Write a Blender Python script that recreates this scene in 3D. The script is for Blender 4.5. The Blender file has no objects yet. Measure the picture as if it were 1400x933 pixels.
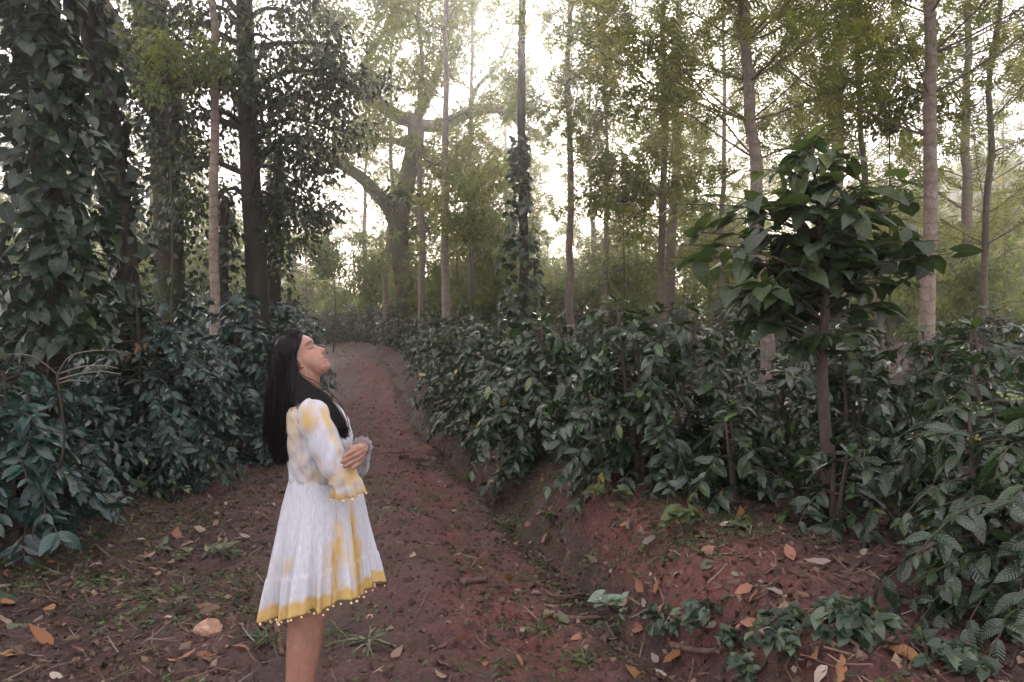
import bpy, math, random
import numpy as np
from mathutils import Vector, Matrix, Quaternion

# ------------------------------------------------------------------ camera, sky, sun, exposure
S = bpy.context.scene
COL = S.collection
F_PX = 1011.0                       # focal length in pixels of the 1400 px wide photograph
CAM_Z = 1.62
PITCH = math.radians(0.935)
cam_d = bpy.data.cameras.new('camera'); cam_d.sensor_width = 36.0; cam_d.lens = 36.0 * F_PX / 1400.0
cam_d.clip_start = 0.05; cam_d.clip_end = 2000
cam = bpy.data.objects.new('camera', cam_d); COL.objects.link(cam)
cam.location = (0, 0, CAM_Z); cam.rotation_euler = (math.pi / 2 - PITCH, 0, 0)
S.camera = cam

SUN_EL, SUN_AZ = math.radians(22), math.radians(4)       # low veiled sun ahead, behind the trees
W = bpy.data.worlds.new('World'); S.world = W; W.use_nodes = True
wn = W.node_tree.nodes; wl = W.node_tree.links
bg = wn['Background']; bg.inputs['Strength'].default_value = 0.10
sky = wn.new('ShaderNodeTexSky'); sky.sky_type = 'NISHITA'; sky.sun_disc = False
sky.sun_elevation = SUN_EL; sky.sun_rotation = SUN_AZ
sky.air_density = 1.0; sky.dust_density = 3.0; sky.ozone_density = 1.0
cloud = wn.new('ShaderNodeMixRGB'); cloud.inputs[0].default_value = 0.58     # a closed deck of bright cloud
cloud.inputs[2].default_value = (16.5, 14.9, 15.6, 1)
wl.new(sky.outputs[0], cloud.inputs[1]); wl.new(cloud.outputs[0], bg.inputs['Color'])
sd = bpy.data.lights.new('sun', 'SUN'); sd.energy = 1.3; sd.angle = math.radians(14); sd.color = (1.0, 0.95, 0.93)
sun = bpy.data.objects.new('sun', sd); COL.objects.link(sun)
sdir = Vector((math.sin(SUN_AZ) * math.cos(SUN_EL), math.cos(SUN_AZ) * math.cos(SUN_EL), math.sin(SUN_EL)))
sun.rotation_euler = (-sdir).to_track_quat('-Z', 'Y').to_euler()
sun.location = (0, 10, 30)

S.view_settings.view_transform = 'Standard'; S.view_settings.look = 'None'
S.view_settings.gamma = 1.0; S.view_settings.use_curve_mapping = False
S.view_settings.exposure = 1.42
S.render.engine = 'CYCLES'
S.cycles.max_bounces = 7; S.cycles.diffuse_bounces = 3; S.cycles.glossy_bounces = 2
S.cycles.transmission_bounces = 4; S.cycles.volume_bounces = 2; S.cycles.transparent_max_bounces = 4
S.cycles.use_denoising = True; S.cycles.adaptive_threshold = .015
try: S.cycles.denoiser = 'OPENIMAGEDENOISE'
except Exception: pass
S.cycles.sample_clamp_indirect = 6.0

# ------------------------------------------------------------------ helpers
RNG = np.random.default_rng(11)
random.seed(5)

def ray(px, py):
    a, b = (px - 700.0) / F_PX, (466.5 - py) / F_PX
    cp, sp = math.cos(PITCH), math.sin(PITCH)
    return np.array([a, cp + b * sp, -sp + b * cp])
def at(px, py, Y):                  # the point at depth Y seen in the photograph at (px, py)
    d = ray(px, py); return np.array([0, 0, CAM_Z]) + d * (Y / d[1])
def proj(P):
    P = np.asarray(P, float); d = P - np.array([0, 0, CAM_Z])
    cp, sp = math.cos(PITCH), math.sin(PITCH)
    f = d[..., 1] * cp - d[..., 2] * sp; u = d[..., 1] * sp + d[..., 2] * cp
    return 700 + F_PX * d[..., 0] / f, 466.5 - F_PX * u / f

def hash2(i, j, s):
    h = (i.astype(np.int64) * 374761393 + j.astype(np.int64) * 668265263 + s * 982451653) & 0x7fffffff
    h = ((h ^ (h >> 13)) * 1274126177) & 0x7fffffff
    return ((h ^ (h >> 16)) & 0xffff) / 65535.0
def noise2(x, y, s=0):
    x = np.asarray(x, float); y = np.asarray(y, float)
    i = np.floor(x); j = np.floor(y); u = x - i; v = y - j
    i = i.astype(np.int64); j = j.astype(np.int64)
    u = u * u * (3 - 2 * u); v = v * v * (3 - 2 * v)
    a = hash2(i, j, s); b = hash2(i + 1, j, s); c = hash2(i, j + 1, s); d = hash2(i + 1, j + 1, s)
    return (a * (1 - u) + b * u) * (1 - v) + (c * (1 - u) + d * u) * v - 0.5
def fbm(x, y, oct=4, s=0):
    r = 0; a = 1.0
    for k in range(oct):
        r = r + a * noise2(x * 2 ** k + 13.7 * k, y * 2 ** k - 7.1 * k, s + k); a *= 0.5
    return r
def sstep(a, b, x):
    t = np.clip((np.asarray(x, float) - a) / (b - a), 0, 1); return t * t * (3 - 2 * t)
def nrm(v):
    v = np.asarray(v, float); return v / (np.linalg.norm(v, axis=-1, keepdims=True) + 1e-9)

class MB:                            # collects shapes and links them as ONE mesh object
    def __init__(s): s.v = []; s.l = []; s.t = []; s.a = []; s.n = 0
    def add(s, v, faces, attr=None):
        v = np.asarray(v, float).reshape(-1, 3)
        for f in faces:
            f = np.asarray(f, np.int64)
            if f.size == 0: continue
            s.l.append((f + s.n).ravel()); s.t.append(np.full(len(f), f.shape[1]))
        s.a.append(np.zeros((len(v), 3)) if attr is None else np.asarray(attr, float))
        s.v.append(v); s.n += len(v); return s
    def mesh(s, name, mat, smooth=True):
        me = bpy.data.meshes.new(name)
        v = np.concatenate(s.v); l = np.concatenate(s.l); t = np.concatenate(s.t); a = np.concatenate(s.a)
        me.vertices.add(len(v)); me.vertices.foreach_set('co', v.astype(np.float32).ravel())
        me.loops.add(len(l)); me.loops.foreach_set('vertex_index', l.astype(np.int32))
        me.polygons.add(len(t)); st = np.concatenate([[0], np.cumsum(t)[:-1]])
        me.polygons.foreach_set('loop_start', st.astype(np.int32))
        me.polygons.foreach_set('loop_total', t.astype(np.int32))
        me.polygons.foreach_set('use_smooth', np.full(len(t), smooth))
        at_ = me.attributes.new('leaf', 'FLOAT_VECTOR', 'POINT')
        at_.data.foreach_set('vector', a.astype(np.float32).ravel())
        me.update(calc_edges=True)
        for m in (mat if isinstance(mat, (list, tuple)) else [mat]): me.materials.append(m)
        return me
    def build(s, name, mat, parent=None, smooth=True, stuff=False):
        return link(name, s.mesh(name, mat, smooth), parent, stuff)

def link(name, data, parent=None, stuff=False):
    o = bpy.data.objects.new(name, data); COL.objects.link(o)
    if parent is not None: o.parent = parent
    if stuff: o['kind'] = 'stuff'
    return o
def tag(o, label, cat, group=None):
    o['label'] = label; o['category'] = cat
    if group: o['group'] = group
    return o
def thing(name, loc, label, cat, group=None, rz=0.0):
    o = bpy.data.objects.new(name, None); COL.objects.link(o)
    o.empty_display_size = 0.1; o.location = loc; o.rotation_euler = (0, 0, rz)
    return tag(o, label, cat, group)
def structure(o): o['kind'] = 'structure'; return o

def tube(mb, pts, rad, sides=7, rnd=0.0, rough=0.0, cap=True):
    pts = np.asarray(pts, float); n = len(pts); rad = np.broadcast_to(np.asarray(rad, float), (n,))
    T = nrm(np.gradient(pts, axis=0)); ref = np.array([0, 1.0, 0]) if abs(T[0][1]) < 0.9 else np.array([1.0, 0, 0])
    Nn = nrm(np.cross(T[0], ref)); V = []; A = []
    ang = np.linspace(0, 2 * np.pi, sides, endpoint=False); dist = 0
    for i in range(n):
        Nn = nrm(Nn - T[i] * np.dot(Nn, T[i])); B = np.cross(T[i], Nn)
        if i: dist += np.linalg.norm(pts[i] - pts[i - 1])
        r = rad[i] * (1 + rough * (RNG.random(sides) - 0.5))
        V.append(pts[i] + (np.cos(ang) * r)[:, None] * Nn + (np.sin(ang) * r)[:, None] * B)
        A.append(np.stack([np.full(sides, dist), ang, np.full(sides, rnd)], 1))
    k = np.arange(sides); q = []
    for i in range(n - 1):
        a = i * sides + k; b = i * sides + (k + 1) % sides
        q.append(np.stack([a, b, b + sides, a + sides], 1))
    V = np.concatenate(V); A = np.concatenate(A); faces = [np.concatenate(q)]
    if cap:
        V = np.concatenate([V, pts[:1], pts[-1:]]); A = np.concatenate([A, A[:1], A[-1:]])
        m = n * sides
        faces += [np.stack([np.full(sides, m), (k + 1) % sides, k], 1),
                  np.stack([np.full(sides, m + 1), (n - 1) * sides + k, (n - 1) * sides + (k + 1) % sides], 1)]
    mb.add(V, faces, A)

def spline(P, n):                    # Catmull-Rom through the points
    P = np.asarray(P, float); Q = np.concatenate([2 * P[:1] - P[1:2], P, 2 * P[-1:] - P[-2:-1]])
    t = np.linspace(0, len(P) - 1 - 1e-6, n); i = t.astype(int); u = (t - i)[:, None]
    a, b, c, d = Q[i], Q[i + 1], Q[i + 2], Q[i + 3]
    return 0.5 * (2 * b + (c - a) * u + (2 * a - 5 * b + 4 * c - d) * u ** 2 + (3 * b - a - 3 * c + d) * u ** 3)

# ---- leaf templates: (verts, [faces], attr(t, across, 0)); length 1 along +x, normal +z
def leaf_tpl(ts, ws, across=(-1, 0, 1), fold=0.18, droop=0.25, wave=0.0, width=0.42, heart=0.0):
    V = []; A = []; rows = []
    for i, (t, w) in enumerate(zip(ts, ws)):
        row = []
        if w < 1e-3:
            row = [len(V)] * len(across); V.append((t, 0, -droop * t * t)); A.append((t, 0, 0))
        else:
            for k in across:
                row.append(len(V))
                z = -droop * t * t + fold * abs(k) * w * width * 0.5 + wave * (1 if i % 2 else -1) * abs(k)
                V.append((t - heart * abs(k) * max(0, 0.3 - t), k * w * width * 0.5, z)); A.append((t, k, 0))
        rows.append(row)
    tri, quad = [], []
    for r0, r1 in zip(rows[:-1], rows[1:]):
        for j in range(len(across) - 1):
            q = [r0[j], r1[j], r1[j + 1], r0[j + 1]]
            u = list(dict.fromkeys(q))
            (quad if len(u) == 4 else tri).append(u)
    return np.array(V, float), [np.array(tri), np.array(quad)], np.array(A, float)
COFFEE_LO = leaf_tpl([0, .2, .5, .78, 1], [0, .75, 1, .62, 0], wave=.012, droop=.3, width=.44)
COFFEE_HI = [leaf_tpl([0, .1, .22, .34, .46, .58, .7, .82, .92, 1], [0, .46, .8, .96, 1, .95, .8, .55, .26, 0],
                      fold=f, droop=d, wave=.014, width=w) for f, d, w in ((.22, .22, .44), (.1, .42, .48), (.3, .12, .4), (.02, .5, .46))]
HEART = [leaf_tpl([-.08, .06, .22, .42, .65, .85, 1], [.62, .95, 1, .9, .6, .25, 0], fold=f, droop=d, width=.8, heart=.9)
         for f, d in ((.12, .25), (.3, .4), (.02, .12))]
HEART_LO = leaf_tpl([0, .2, .55, 1], [.5, 1, .8, 0], fold=.2, droop=.3, width=.78)
BROAD = leaf_tpl([0, .4, 1], [0, 1, 0], fold=.25, droop=.25, width=.5)
DRY = [leaf_tpl([0, .15, .35, .6, .82, 1], [0, .7, 1, .85, .5, 0], fold=f, droop=d, wave=.03, width=w)
       for f, d, w in ((.5, -.25, .5), (.9, .3, .45), (-.4, .2, .6), (.2, -.5, .55))]
def frond_tpl(n=9, plen=.34, pw=.05, droop=.35, sweep=.55):
    V = []; T = []; A = []
    for i in range(n):
        t = .12 + .86 * i / (n - 1); env = math.sin(math.pi * min(1, t * .92 + .1)) ** .7
        for sgn in (-1, 1):
            b = len(V); L = plen * env
            z0 = -droop * t * t
            V += [(t - pw * .6, 0, z0), (t + pw * .6, 0, z0), (t + L * sweep, sgn * L, z0 - .25 * L)]
            A += [(t, 0, 0), (t, 0, 0), (t, sgn, 0)]; T.append((b, b + 1, b + 2))
    b = len(V); V += [(0, -.008, 0), (0, .008, 0), (1, 0, -droop)]; A += [(0, 0, 0)] * 3; T.append((b, b + 1, b + 2))
    return np.array(V, float), [np.array(T)], np.array(A, float)
FROND = frond_tpl(6, .34, .075)
FROND_FAR = frond_tpl(5, .36, .1)

def frames(L, N):
    L = nrm(L); N = nrm(N - L * np.sum(N * L, -1, keepdims=True)); B = np.cross(N, L)
    return np.stack([L, B, N], -1)                       # columns
def scatter(mb, tpl, pos, L, N, size, rnd):
    V, Fs, A = tpl; m = len(pos)
    if m == 0: return
    R = frames(L, N); n = len(V)
    P = np.einsum('mij,nj->mni', R, V) * np.asarray(size)[:, None, None] + np.asarray(pos)[:, None, :]
    At = np.repeat(A[None], m, 0).copy(); At[:, :, 2] = np.asarray(rnd)[:, None]
    off = (np.arange(m) * n)[:, None, None]
    mb.add(P.reshape(-1, 3), [(f[None] + off).reshape(-1, f.shape[1]) for f in Fs if f.size], At.reshape(-1, 3))

# ------------------------------------------------------------------ materials
def mat(name):
    m = bpy.data.materials.new(name); m.use_nodes = True
    return m, m.node_tree.nodes, m.node_tree.links, m.node_tree.nodes['Principled BSDF']
def ramp(n, l, fac, stops):
    r = n.new('ShaderNodeValToRGB'); e = r.color_ramp.elements
    while len(e) < len(stops): e.new(0.5)
    for x, (p, c) in zip(e, stops): x.position = p; x.color = (*c, 1)
    l.new(fac, r.inputs[0]); return r.outputs[0]
def mixc(n, l, fac, a, b, mode='MIX'):
    x = n.new('ShaderNodeMixRGB'); x.blend_type = mode
    for i, v in ((0, fac), (1, a), (2, b)):
        if hasattr(v, 'is_linked'): l.new(v, x.inputs[i])
        else: x.inputs[i].default_value = v if i == 0 else (*v, 1)
    return x.outputs[0]
def mth(n, l, op, a, b=0.0, c=None):
    x = n.new('ShaderNodeMath'); x.operation = op
    for i, v in enumerate((a, b) if c is None else (a, b, c)):
        if hasattr(v, 'is_linked'): l.new(v, x.inputs[i])
        else: x.inputs[i].default_value = v
    return x.outputs[0]
def texn(n, l, scale, detail=4, rough=.6, coord=None, kind='Object', dist=0):
    t = n.new('ShaderNodeTexNoise'); t.inputs['Scale'].default_value = scale
    t.inputs['Detail'].default_value = detail; t.inputs['Roughness'].default_value = rough
    t.inputs['Distortion'].default_value = dist
    if coord is None: coord = n.new('ShaderNodeTexCoord').outputs[kind]
    l.new(coord, t.inputs['Vector']); return t.outputs['Fac']
def bump(n, l, bs, height, strength=.5, dist=.02):
    b = n.new('ShaderNodeBump'); b.inputs['Strength'].default_value = strength; b.inputs['Distance'].default_value = dist
    l.new(height, b.inputs['Height']); l.new(b.outputs[0], bs.inputs['Normal'])

def leaf_mat(name, stops, rough=.42, trans=.3, tcol=None, vein=.2, spec=.5):
    m, n, l, bs = mat(name)
    a = n.new('ShaderNodeAttribute'); a.attribute_name = 'leaf'
    sp = n.new('ShaderNodeSeparateXYZ'); l.new(a.outputs['Vector'], sp.inputs[0])
    c = ramp(n, l, sp.outputs[2], stops)
    if vein:
        ab = mth(n, l, 'ABSOLUTE', sp.outputs[1])
        mid = mth(n, l, 'LESS_THAN', ab, .09)
        w = mth(n, l, 'SINE', mth(n, l, 'MULTIPLY', mth(n, l, 'ADD', sp.outputs[0], mth(n, l, 'MULTIPLY', ab, -.13)), 62.0))
        side = mth(n, l, 'MULTIPLY', mth(n, l, 'GREATER_THAN', w, .8), .35)
        v = mth(n, l, 'MULTIPLY', mth(n, l, 'MAXIMUM', mid, side), vein)
        c = mixc(n, l, v, c, (.16, .2, .09))
        bump(n, l, bs, w, .25, .004)
    l.new(c, bs.inputs['Base Color'])
    bs.inputs['Roughness'].default_value = rough; bs.inputs['Specular IOR Level'].default_value = spec
    tr = n.new('ShaderNodeBsdfTranslucent')
    tc = mixc(n, l, 1.0, c, tcol or (1.7, 1.9, .7), 'MULTIPLY'); l.new(tc, tr.inputs[0])
    mx = n.new('ShaderNodeMixShader'); mx.inputs[0].default_value = trans
    l.new(bs.outputs[0], mx.inputs[1]); l.new(tr.outputs[0], mx.inputs[2])
    l.new(mx.outputs[0], n['Material Output'].inputs[0])
    return m
M = {}
M['coffee'] = leaf_mat('coffee_leaf', [(0, (.007, .018, .008)), (.5, (.016, .036, .015)), (.85, (.034, .065, .024)), (.97, (.08, .12, .035)), (1, (.24, .2, .05))], .26, .14, spec=.65)
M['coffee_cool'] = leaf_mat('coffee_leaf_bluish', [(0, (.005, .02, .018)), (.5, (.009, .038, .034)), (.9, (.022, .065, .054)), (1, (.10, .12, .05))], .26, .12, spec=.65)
M['pepper'] = leaf_mat('pepper_vine_leaf', [(0, (.006, .015, .007)), (.6, (.014, .034, .014)), (1, (.05, .08, .03))], .32, .14, spec=.5)
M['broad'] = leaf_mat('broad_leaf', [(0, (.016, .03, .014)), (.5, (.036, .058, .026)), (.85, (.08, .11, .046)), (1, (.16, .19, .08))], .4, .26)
M['crown_dark'] = leaf_mat('dark_crown_leaf', [(0, (.012, .021, .011)), (.6, (.026, .042, .018)), (.9, (.055, .08, .028)), (1, (.13, .14, .04))], .45, .28, vein=0)
M['crown_moss'] = leaf_mat('old_tree_leaf', [(0, (.04, .06, .02)), (.6, (.08, .11, .035)), (1, (.18, .18, .05))], .55, .5, vein=0)
M['oak'] = leaf_mat('silver_oak_frond', [(0, (.06, .085, .025)), (.5, (.11, .14, .04)), (.85, (.17, .185, .055)), (1, (.25, .22, .07))], .6, .52, tcol=(1.95, 1.85, 1.05), vein=0, spec=.3)
M['young'] = leaf_mat('sapling_leaf', [(0, (.06, .085, .03)), (.6, (.11, .14, .05)), (1, (.2, .21, .075))], .5, .5, tcol=(1.9, 1.85, .95), vein=0)
M['weed'] = leaf_mat('weed_leaf', [(0, (.03, .05, .02)), (.6, (.06, .09, .03)), (1, (.13, .14, .05))], .55, .3, vein=0)
M['creeper'] = leaf_mat('creeper_leaf', [(0, (.016, .036, .022)), (.6, (.036, .065, .038)), (1, (.11, .15, .09))], .42, .25)
M['dry'] = leaf_mat('dry_leaf', [(0, (.03, .02, .016)), (.3, (.075, .046, .034)), (.55, (.15, .095, .068)), (.8, (.27, .19, .14)), (1, (.45, .38, .32))], .75, .12, tcol=(1.2, 1, .8), vein=.25, spec=.25)
M['dry_orange'] = leaf_mat('orange_dry_leaf', [(0, (.22, .1, .045)), (1, (.33, .18, .085))], .7, .15, tcol=(1.2, 1, .8), vein=.2, spec=.25)
M['dry_brick'] = leaf_mat('rust_dry_leaf', [(0, (.2, .085, .055)), (1, (.3, .15, .1))], .7, .12, tcol=(1.2, 1, .8), vein=.2, spec=.25)
M['dry_pale'] = leaf_mat('pale_dry_leaf', [(0, (.13, .105, .088)), (1, (.25, .21, .175))], .7, .12, tcol=(1.2, 1, .8), vein=.2, spec=.25)
M['wilted'] = leaf_mat('wilted_leaf', [(0, (.06, .07, .04)), (.6, (.12, .14, .08)), (1, (.24, .24, .15))], .6, .25)

def bark_mat(name, c1, c2, c3, scale=9, vert=.35, moss=0.0, ring=0.0, b=.6):
    m, n, l, bs = mat(name)
    tc = n.new('ShaderNodeTexCoord'); mp = n.new('ShaderNodeMapping'); mp.inputs['Scale'].default_value = (1, 1, vert)
    l.new(tc.outputs['Object'], mp.inputs[0])
    a = texn(n, l, scale, 6, .65, mp.outputs[0]); d = texn(n, l, scale * 4.5, 5, .7, mp.outputs[0])
    big = texn(n, l, 1.6, 3, .6, tc.outputs['Object'])
    c = ramp(n, l, a, [(.3, c1), (.52, c2), (.72, c3)])
    c = mixc(n, l, .45, c, ramp(n, l, d, [(.35, c1), (.65, c3)]))
    if ring:
        at_ = n.new('ShaderNodeAttribute'); at_.attribute_name = 'leaf'
        sp = n.new('ShaderNodeSeparateXYZ'); l.new(at_.outputs['Vector'], sp.inputs[0])
        r = mth(n, l, 'SINE', mth(n, l, 'MULTIPLY', mth(n, l, 'ADD', sp.outputs[0], mth(n, l, 'MULTIPLY', a, .25)), 42.0))
        c = mixc(n, l, mth(n, l, 'MULTIPLY', mth(n, l, 'GREATER_THAN', r, .75), ring), c, c1)
    if moss:
        c = mixc(n, l, mth(n, l, 'MULTIPLY', mth(n, l, 'GREATER_THAN', big, .5), moss), c, (.05, .065, .025))
    l.new(c, bs.inputs['Base Color']); bs.inputs['Roughness'].default_value = .88
    bs.inputs['Specular IOR Level'].default_value = .25
    bump(n, l, bs, d, b, .02); return m
M['bark_pale'] = bark_mat('pale_bark', (.12, .085, .065), (.24, .185, .15), (.36, .3, .25), 8, .5, 0, .55)
M['bark_brown'] = bark_mat('brown_bark', (.06, .042, .035), (.13, .092, .072), (.22, .17, .14), 10, .3, .2, .35)
M['bark_mottled'] = bark_mat('mottled_bark', (.07, .05, .04), (.18, .135, .11), (.36, .31, .27), 13, .8, .15, .3)
M['bark_dark'] = bark_mat('dark_bark', (.01, .008, .007), (.024, .018, .016), (.05, .04, .034), 9, .25, .15)
M['bark_moss'] = bark_mat('mossy_bark', (.02, .017, .012), (.05, .041, .028), (.1, .085, .055), 6, .5, .55, b=1.0)
M['twig'] = bark_mat('twig_bark', (.035, .026, .02), (.07, .053, .04), (.14, .11, .085), 30, .3)
M['twig_pale'] = bark_mat('pale_twig_bark', (.12, .1, .08), (.2, .17, .135), (.3, .26, .21), 30, .3)
M['deadwood'] = bark_mat('dead_wood', (.06, .035, .028), (.13, .08, .06), (.22, .15, .12), 20, .2)

# ------------------------------------------------------------------ ground, path, hills
def centre(Y): return 0.33 - 0.23 * Y + 0.10 * np.sin(Y * .35) - .008 * np.clip(Y - 16, 0, 22) ** 2
def height(X, Y, fine=True):
    X = np.asarray(X, float); Y = np.asarray(Y, float)
    u = X - centre(np.clip(Y, -5, 60))
    h = 0.92 * sstep(9, 28, Y) + 0.5 * sstep(30, 90, Y)
    wob = .26 * noise2(Y * 1.1, Y * 0 + 3.3, 4) + .10 * noise2(Y * 3.1, Y * 0 + 1.3, 5)
    edge = 1.12 + wob
    bank = (.36 + .06 * noise2(X * .9, Y * .9, 9)) * sstep(edge, edge + .42, u) + .25 * sstep(2, 9, u)
    h = h + bank * (1 - .45 * sstep(9, 22, Y))
    h = h - .10 * np.exp(-((u - edge + .04) / .17) ** 2)                           # gully at the foot of the bank
    h = h + .16 * sstep(-1.5, -3.2, u) + .35 * sstep(-4, -12, u)
    rw = .06 * np.sin(Y * 1.3) + .1 * noise2(Y * .8, Y * 0 + 9, 33)
    h = h - .075 * np.exp(-((u - .6 + rw) / .2) ** 2) - .07 * np.exp(-((u + .7 + rw) / .22) ** 2)   # wheel ruts
    h = h + .035 * np.exp(-((u + .05) / .3) ** 2) * (1 + 1.5 * noise2(X * 2, Y * 2, 31))
    far = sstep(60, 160, np.hypot(X, Y)); h = h + far * 3 * (fbm(X * .01, Y * .01, 2, 40) + .4)
    if fine:
        k = 1 - sstep(14, 30, Y)
        h = h + k * (.06 * fbm(X * 1.6, Y * 1.6, 3, 20) + .055 * fbm(X * 6, Y * 6, 3, 21)
                     + .034 * np.abs(fbm(X * 15, Y * 15, 2, 22)) + .02 * noise2(X * 45, Y * 45, 25) * sstep(-.1, .25, noise2(X * 3, Y * 3, 26)))
    return h
def gz(x, y): return float(height(np.array([x]), np.array([y]))[0])
def gat(px, py):                      # where the photograph's pixel meets the ground
    d = ray(px, py); o = np.array([0, 0, CAM_Z]); s = np.linspace(2, 70, 4000)
    P = o + s[:, None] * d; below = P[:, 2] < height(P[:, 0], P[:, 1], False)
    i = int(np.argmax(below)) if below.any() else len(s) - 1
    p = P[i]; return np.array([p[0], p[1], gz(p[0], p[1])])

def soil_mat(name, wet, path):
    m, n, l, bs = mat(name)
    geo = n.new('ShaderNodeNewGeometry').outputs['Position']
    big = texn(n, l, .9, 5, .6, geo, dist=.4); mid = texn(n, l, 5, 6, .7, geo); fin = texn(n, l, 38, 6, .75, geo)
    if path:
        c = ramp(n, l, big, [(.3, (.06, .034, .029)), (.5, (.135, .062, .05)), (.7, (.22, .09, .072))])
    else:
        c = ramp(n, l, big, [(.3, (.022, .015, .013)), (.52, (.045, .025, .021)), (.7, (.085, .038, .03))])
    c = mixc(n, l, .55, c, ramp(n, l, mid, [(.38, (.012, .008, .007)), (.5, (.075, .038, .031)), (.66, (.23, .115, .092))]))
    c = mixc(n, l, .4, c, ramp(n, l, fin, [(.36, (.009, .007, .006)), (.55, (.085, .048, .04)), (.7, (.3, .2, .165))]))
    if path:                          # thin moss where nothing drives
        g = mth(n, l, 'MULTIPLY', mth(n, l, 'GREATER_THAN', texn(n, l, 1.3, 6, .7, geo), .56), .5)
        c = mixc(n, l, mth(n, l, 'MULTIPLY', g, mth(n, l, 'GREATER_THAN', fin, .47)), c, (.07, .075, .028))
    at_ = n.new('ShaderNodeAttribute'); at_.attribute_name = 'leaf'; sp = n.new('ShaderNodeSeparateXYZ'); l.new(at_.outputs['Vector'], sp.inputs[0])
    red = mixc(n, l, .5, ramp(n, l, mid, [(.36, (.08, .026, .021)), (.55, (.2, .064, .05)), (.7, (.31, .115, .09))]), ramp(n, l, fin, [(.38, (.03, .013, .01)), (.6, (.2, .08, .06))]))
    c = mixc(n, l, mth(n, l, 'MULTIPLY', sp.outputs[1], .8), c, red)
    c = mixc(n, l, mth(n, l, 'MULTIPLY', sp.outputs[0], .65), c, (.03, .018, .015))  # darkens the damp rut and the shade painted into the soil
    v = n.new('ShaderNodeTexVoronoi'); v.inputs['Scale'].default_value = 55; l.new(geo, v.inputs['Vector'])
    speck = mth(n, l, 'LESS_THAN', v.outputs['Distance'], .13)
    c = mixc(n, l, mth(n, l, 'MULTIPLY', speck, .5), c, (.26, .2, .16))
    l.new(c, bs.inputs['Base Color'])
    l.new(ramp(n, l, mid, [(.35, (.55,) * 3), (.65, (.92,) * 3)]), bs.inputs['Roughness'])
    damp_shade_rough = n.new('ShaderNodeMixRGB'); l.new(mth(n, l, 'MULTIPLY', sp.outputs[0], .7), damp_shade_rough.inputs[0]); l.new(bs.inputs['Roughness'].links[0].from_socket, damp_shade_rough.inputs[1]); damp_shade_rough.inputs[2].default_value = (.38,) * 3 + (1,); l.new(damp_shade_rough.outputs[0], bs.inputs['Roughness'])
    bs.inputs['Specular IOR Level'].default_value = .4
    hsum = mth(n, l, 'ADD', mth(n, l, 'MULTIPLY', mid, .6), mth(n, l, 'MULTIPLY', fin, .5))
    bump(n, l, bs, hsum, 1.0, .06); return m
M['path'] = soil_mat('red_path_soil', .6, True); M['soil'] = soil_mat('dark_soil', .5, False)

def axis(lo, hi, dlo, dhi, d, grow=1.16, big=14):
    a = list(np.arange(dlo, dhi + 1e-6, d)); s = d; x = a[0]; pre = []
    while x > lo: s = min(s * grow, big); x -= s; pre.append(x)
    s = d; x = a[-1]; post = []
    while x < hi: s = min(s * grow, big); x += s; post.append(x)
    return np.array(pre[::-1] + a + post)
gx = axis(-130, 130, -4.2, 3.2, .036, 1.09); gy = axis(-22, 190, 2.25, 9.5, .04, 1.035)
XX, YY = np.meshgrid(gx, gy)
ZZ = height(XX, YY)
nx, ny = len(gx), len(gy)
idx = np.arange(nx * ny).reshape(ny, nx)
quads = np.stack([idx[:-1, :-1], idx[:-1, 1:], idx[1:, 1:], idx[1:, :-1]], -1).reshape(-1, 4)
cx = (XX[:-1, :-1] + XX[1:, 1:]).ravel() / 2; cy = (YY[:-1, :-1] + YY[1:, 1:]).ravel() / 2
uu = cx - centre(np.clip(cy, -5, 60)) + .25 * fbm(cx * 2.2, cy * 2.2, 3, 60)
onpath = (np.abs(uu) < 1.15) & (cy < 60) & (cy > -20)
verts = np.stack([XX, YY, ZZ], -1).reshape(-1, 3)
ug = (XX - centre(np.clip(YY, -5, 60))).ravel(); nz = fbm(XX.ravel() * 1.5, YY.ravel() * 1.5, 4, 66)
damp_shade = np.clip(np.exp(-((ug + .7) / .36) ** 2) * (.7 + 1.4 * nz) + np.exp(-((ug - 1.05) / .16) ** 2) * .7 + sstep(-1.2, -2.2, ug) * (.75 + nz), 0, 1)  # damp rut, plus shade painted along the bank foot and the verge
cut = np.clip((np.exp(-((ug - .5) / .34) ** 2) + sstep(1.25, 1.4, ug) * (1 - sstep(1.9, 2.3, ug)) * (1 - sstep(5.5, 7, YY.ravel())) * 1.2) * (.75 + 1.2 * nz), 0, 1)
gattr = np.stack([damp_shade, cut, nz], 1)
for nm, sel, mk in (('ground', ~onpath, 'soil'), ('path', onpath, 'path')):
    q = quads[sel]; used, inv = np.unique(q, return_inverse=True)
    structure(MB().add(verts[used], [inv.reshape(-1, 4)], gattr[used]).build(nm, M[mk]))

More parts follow.
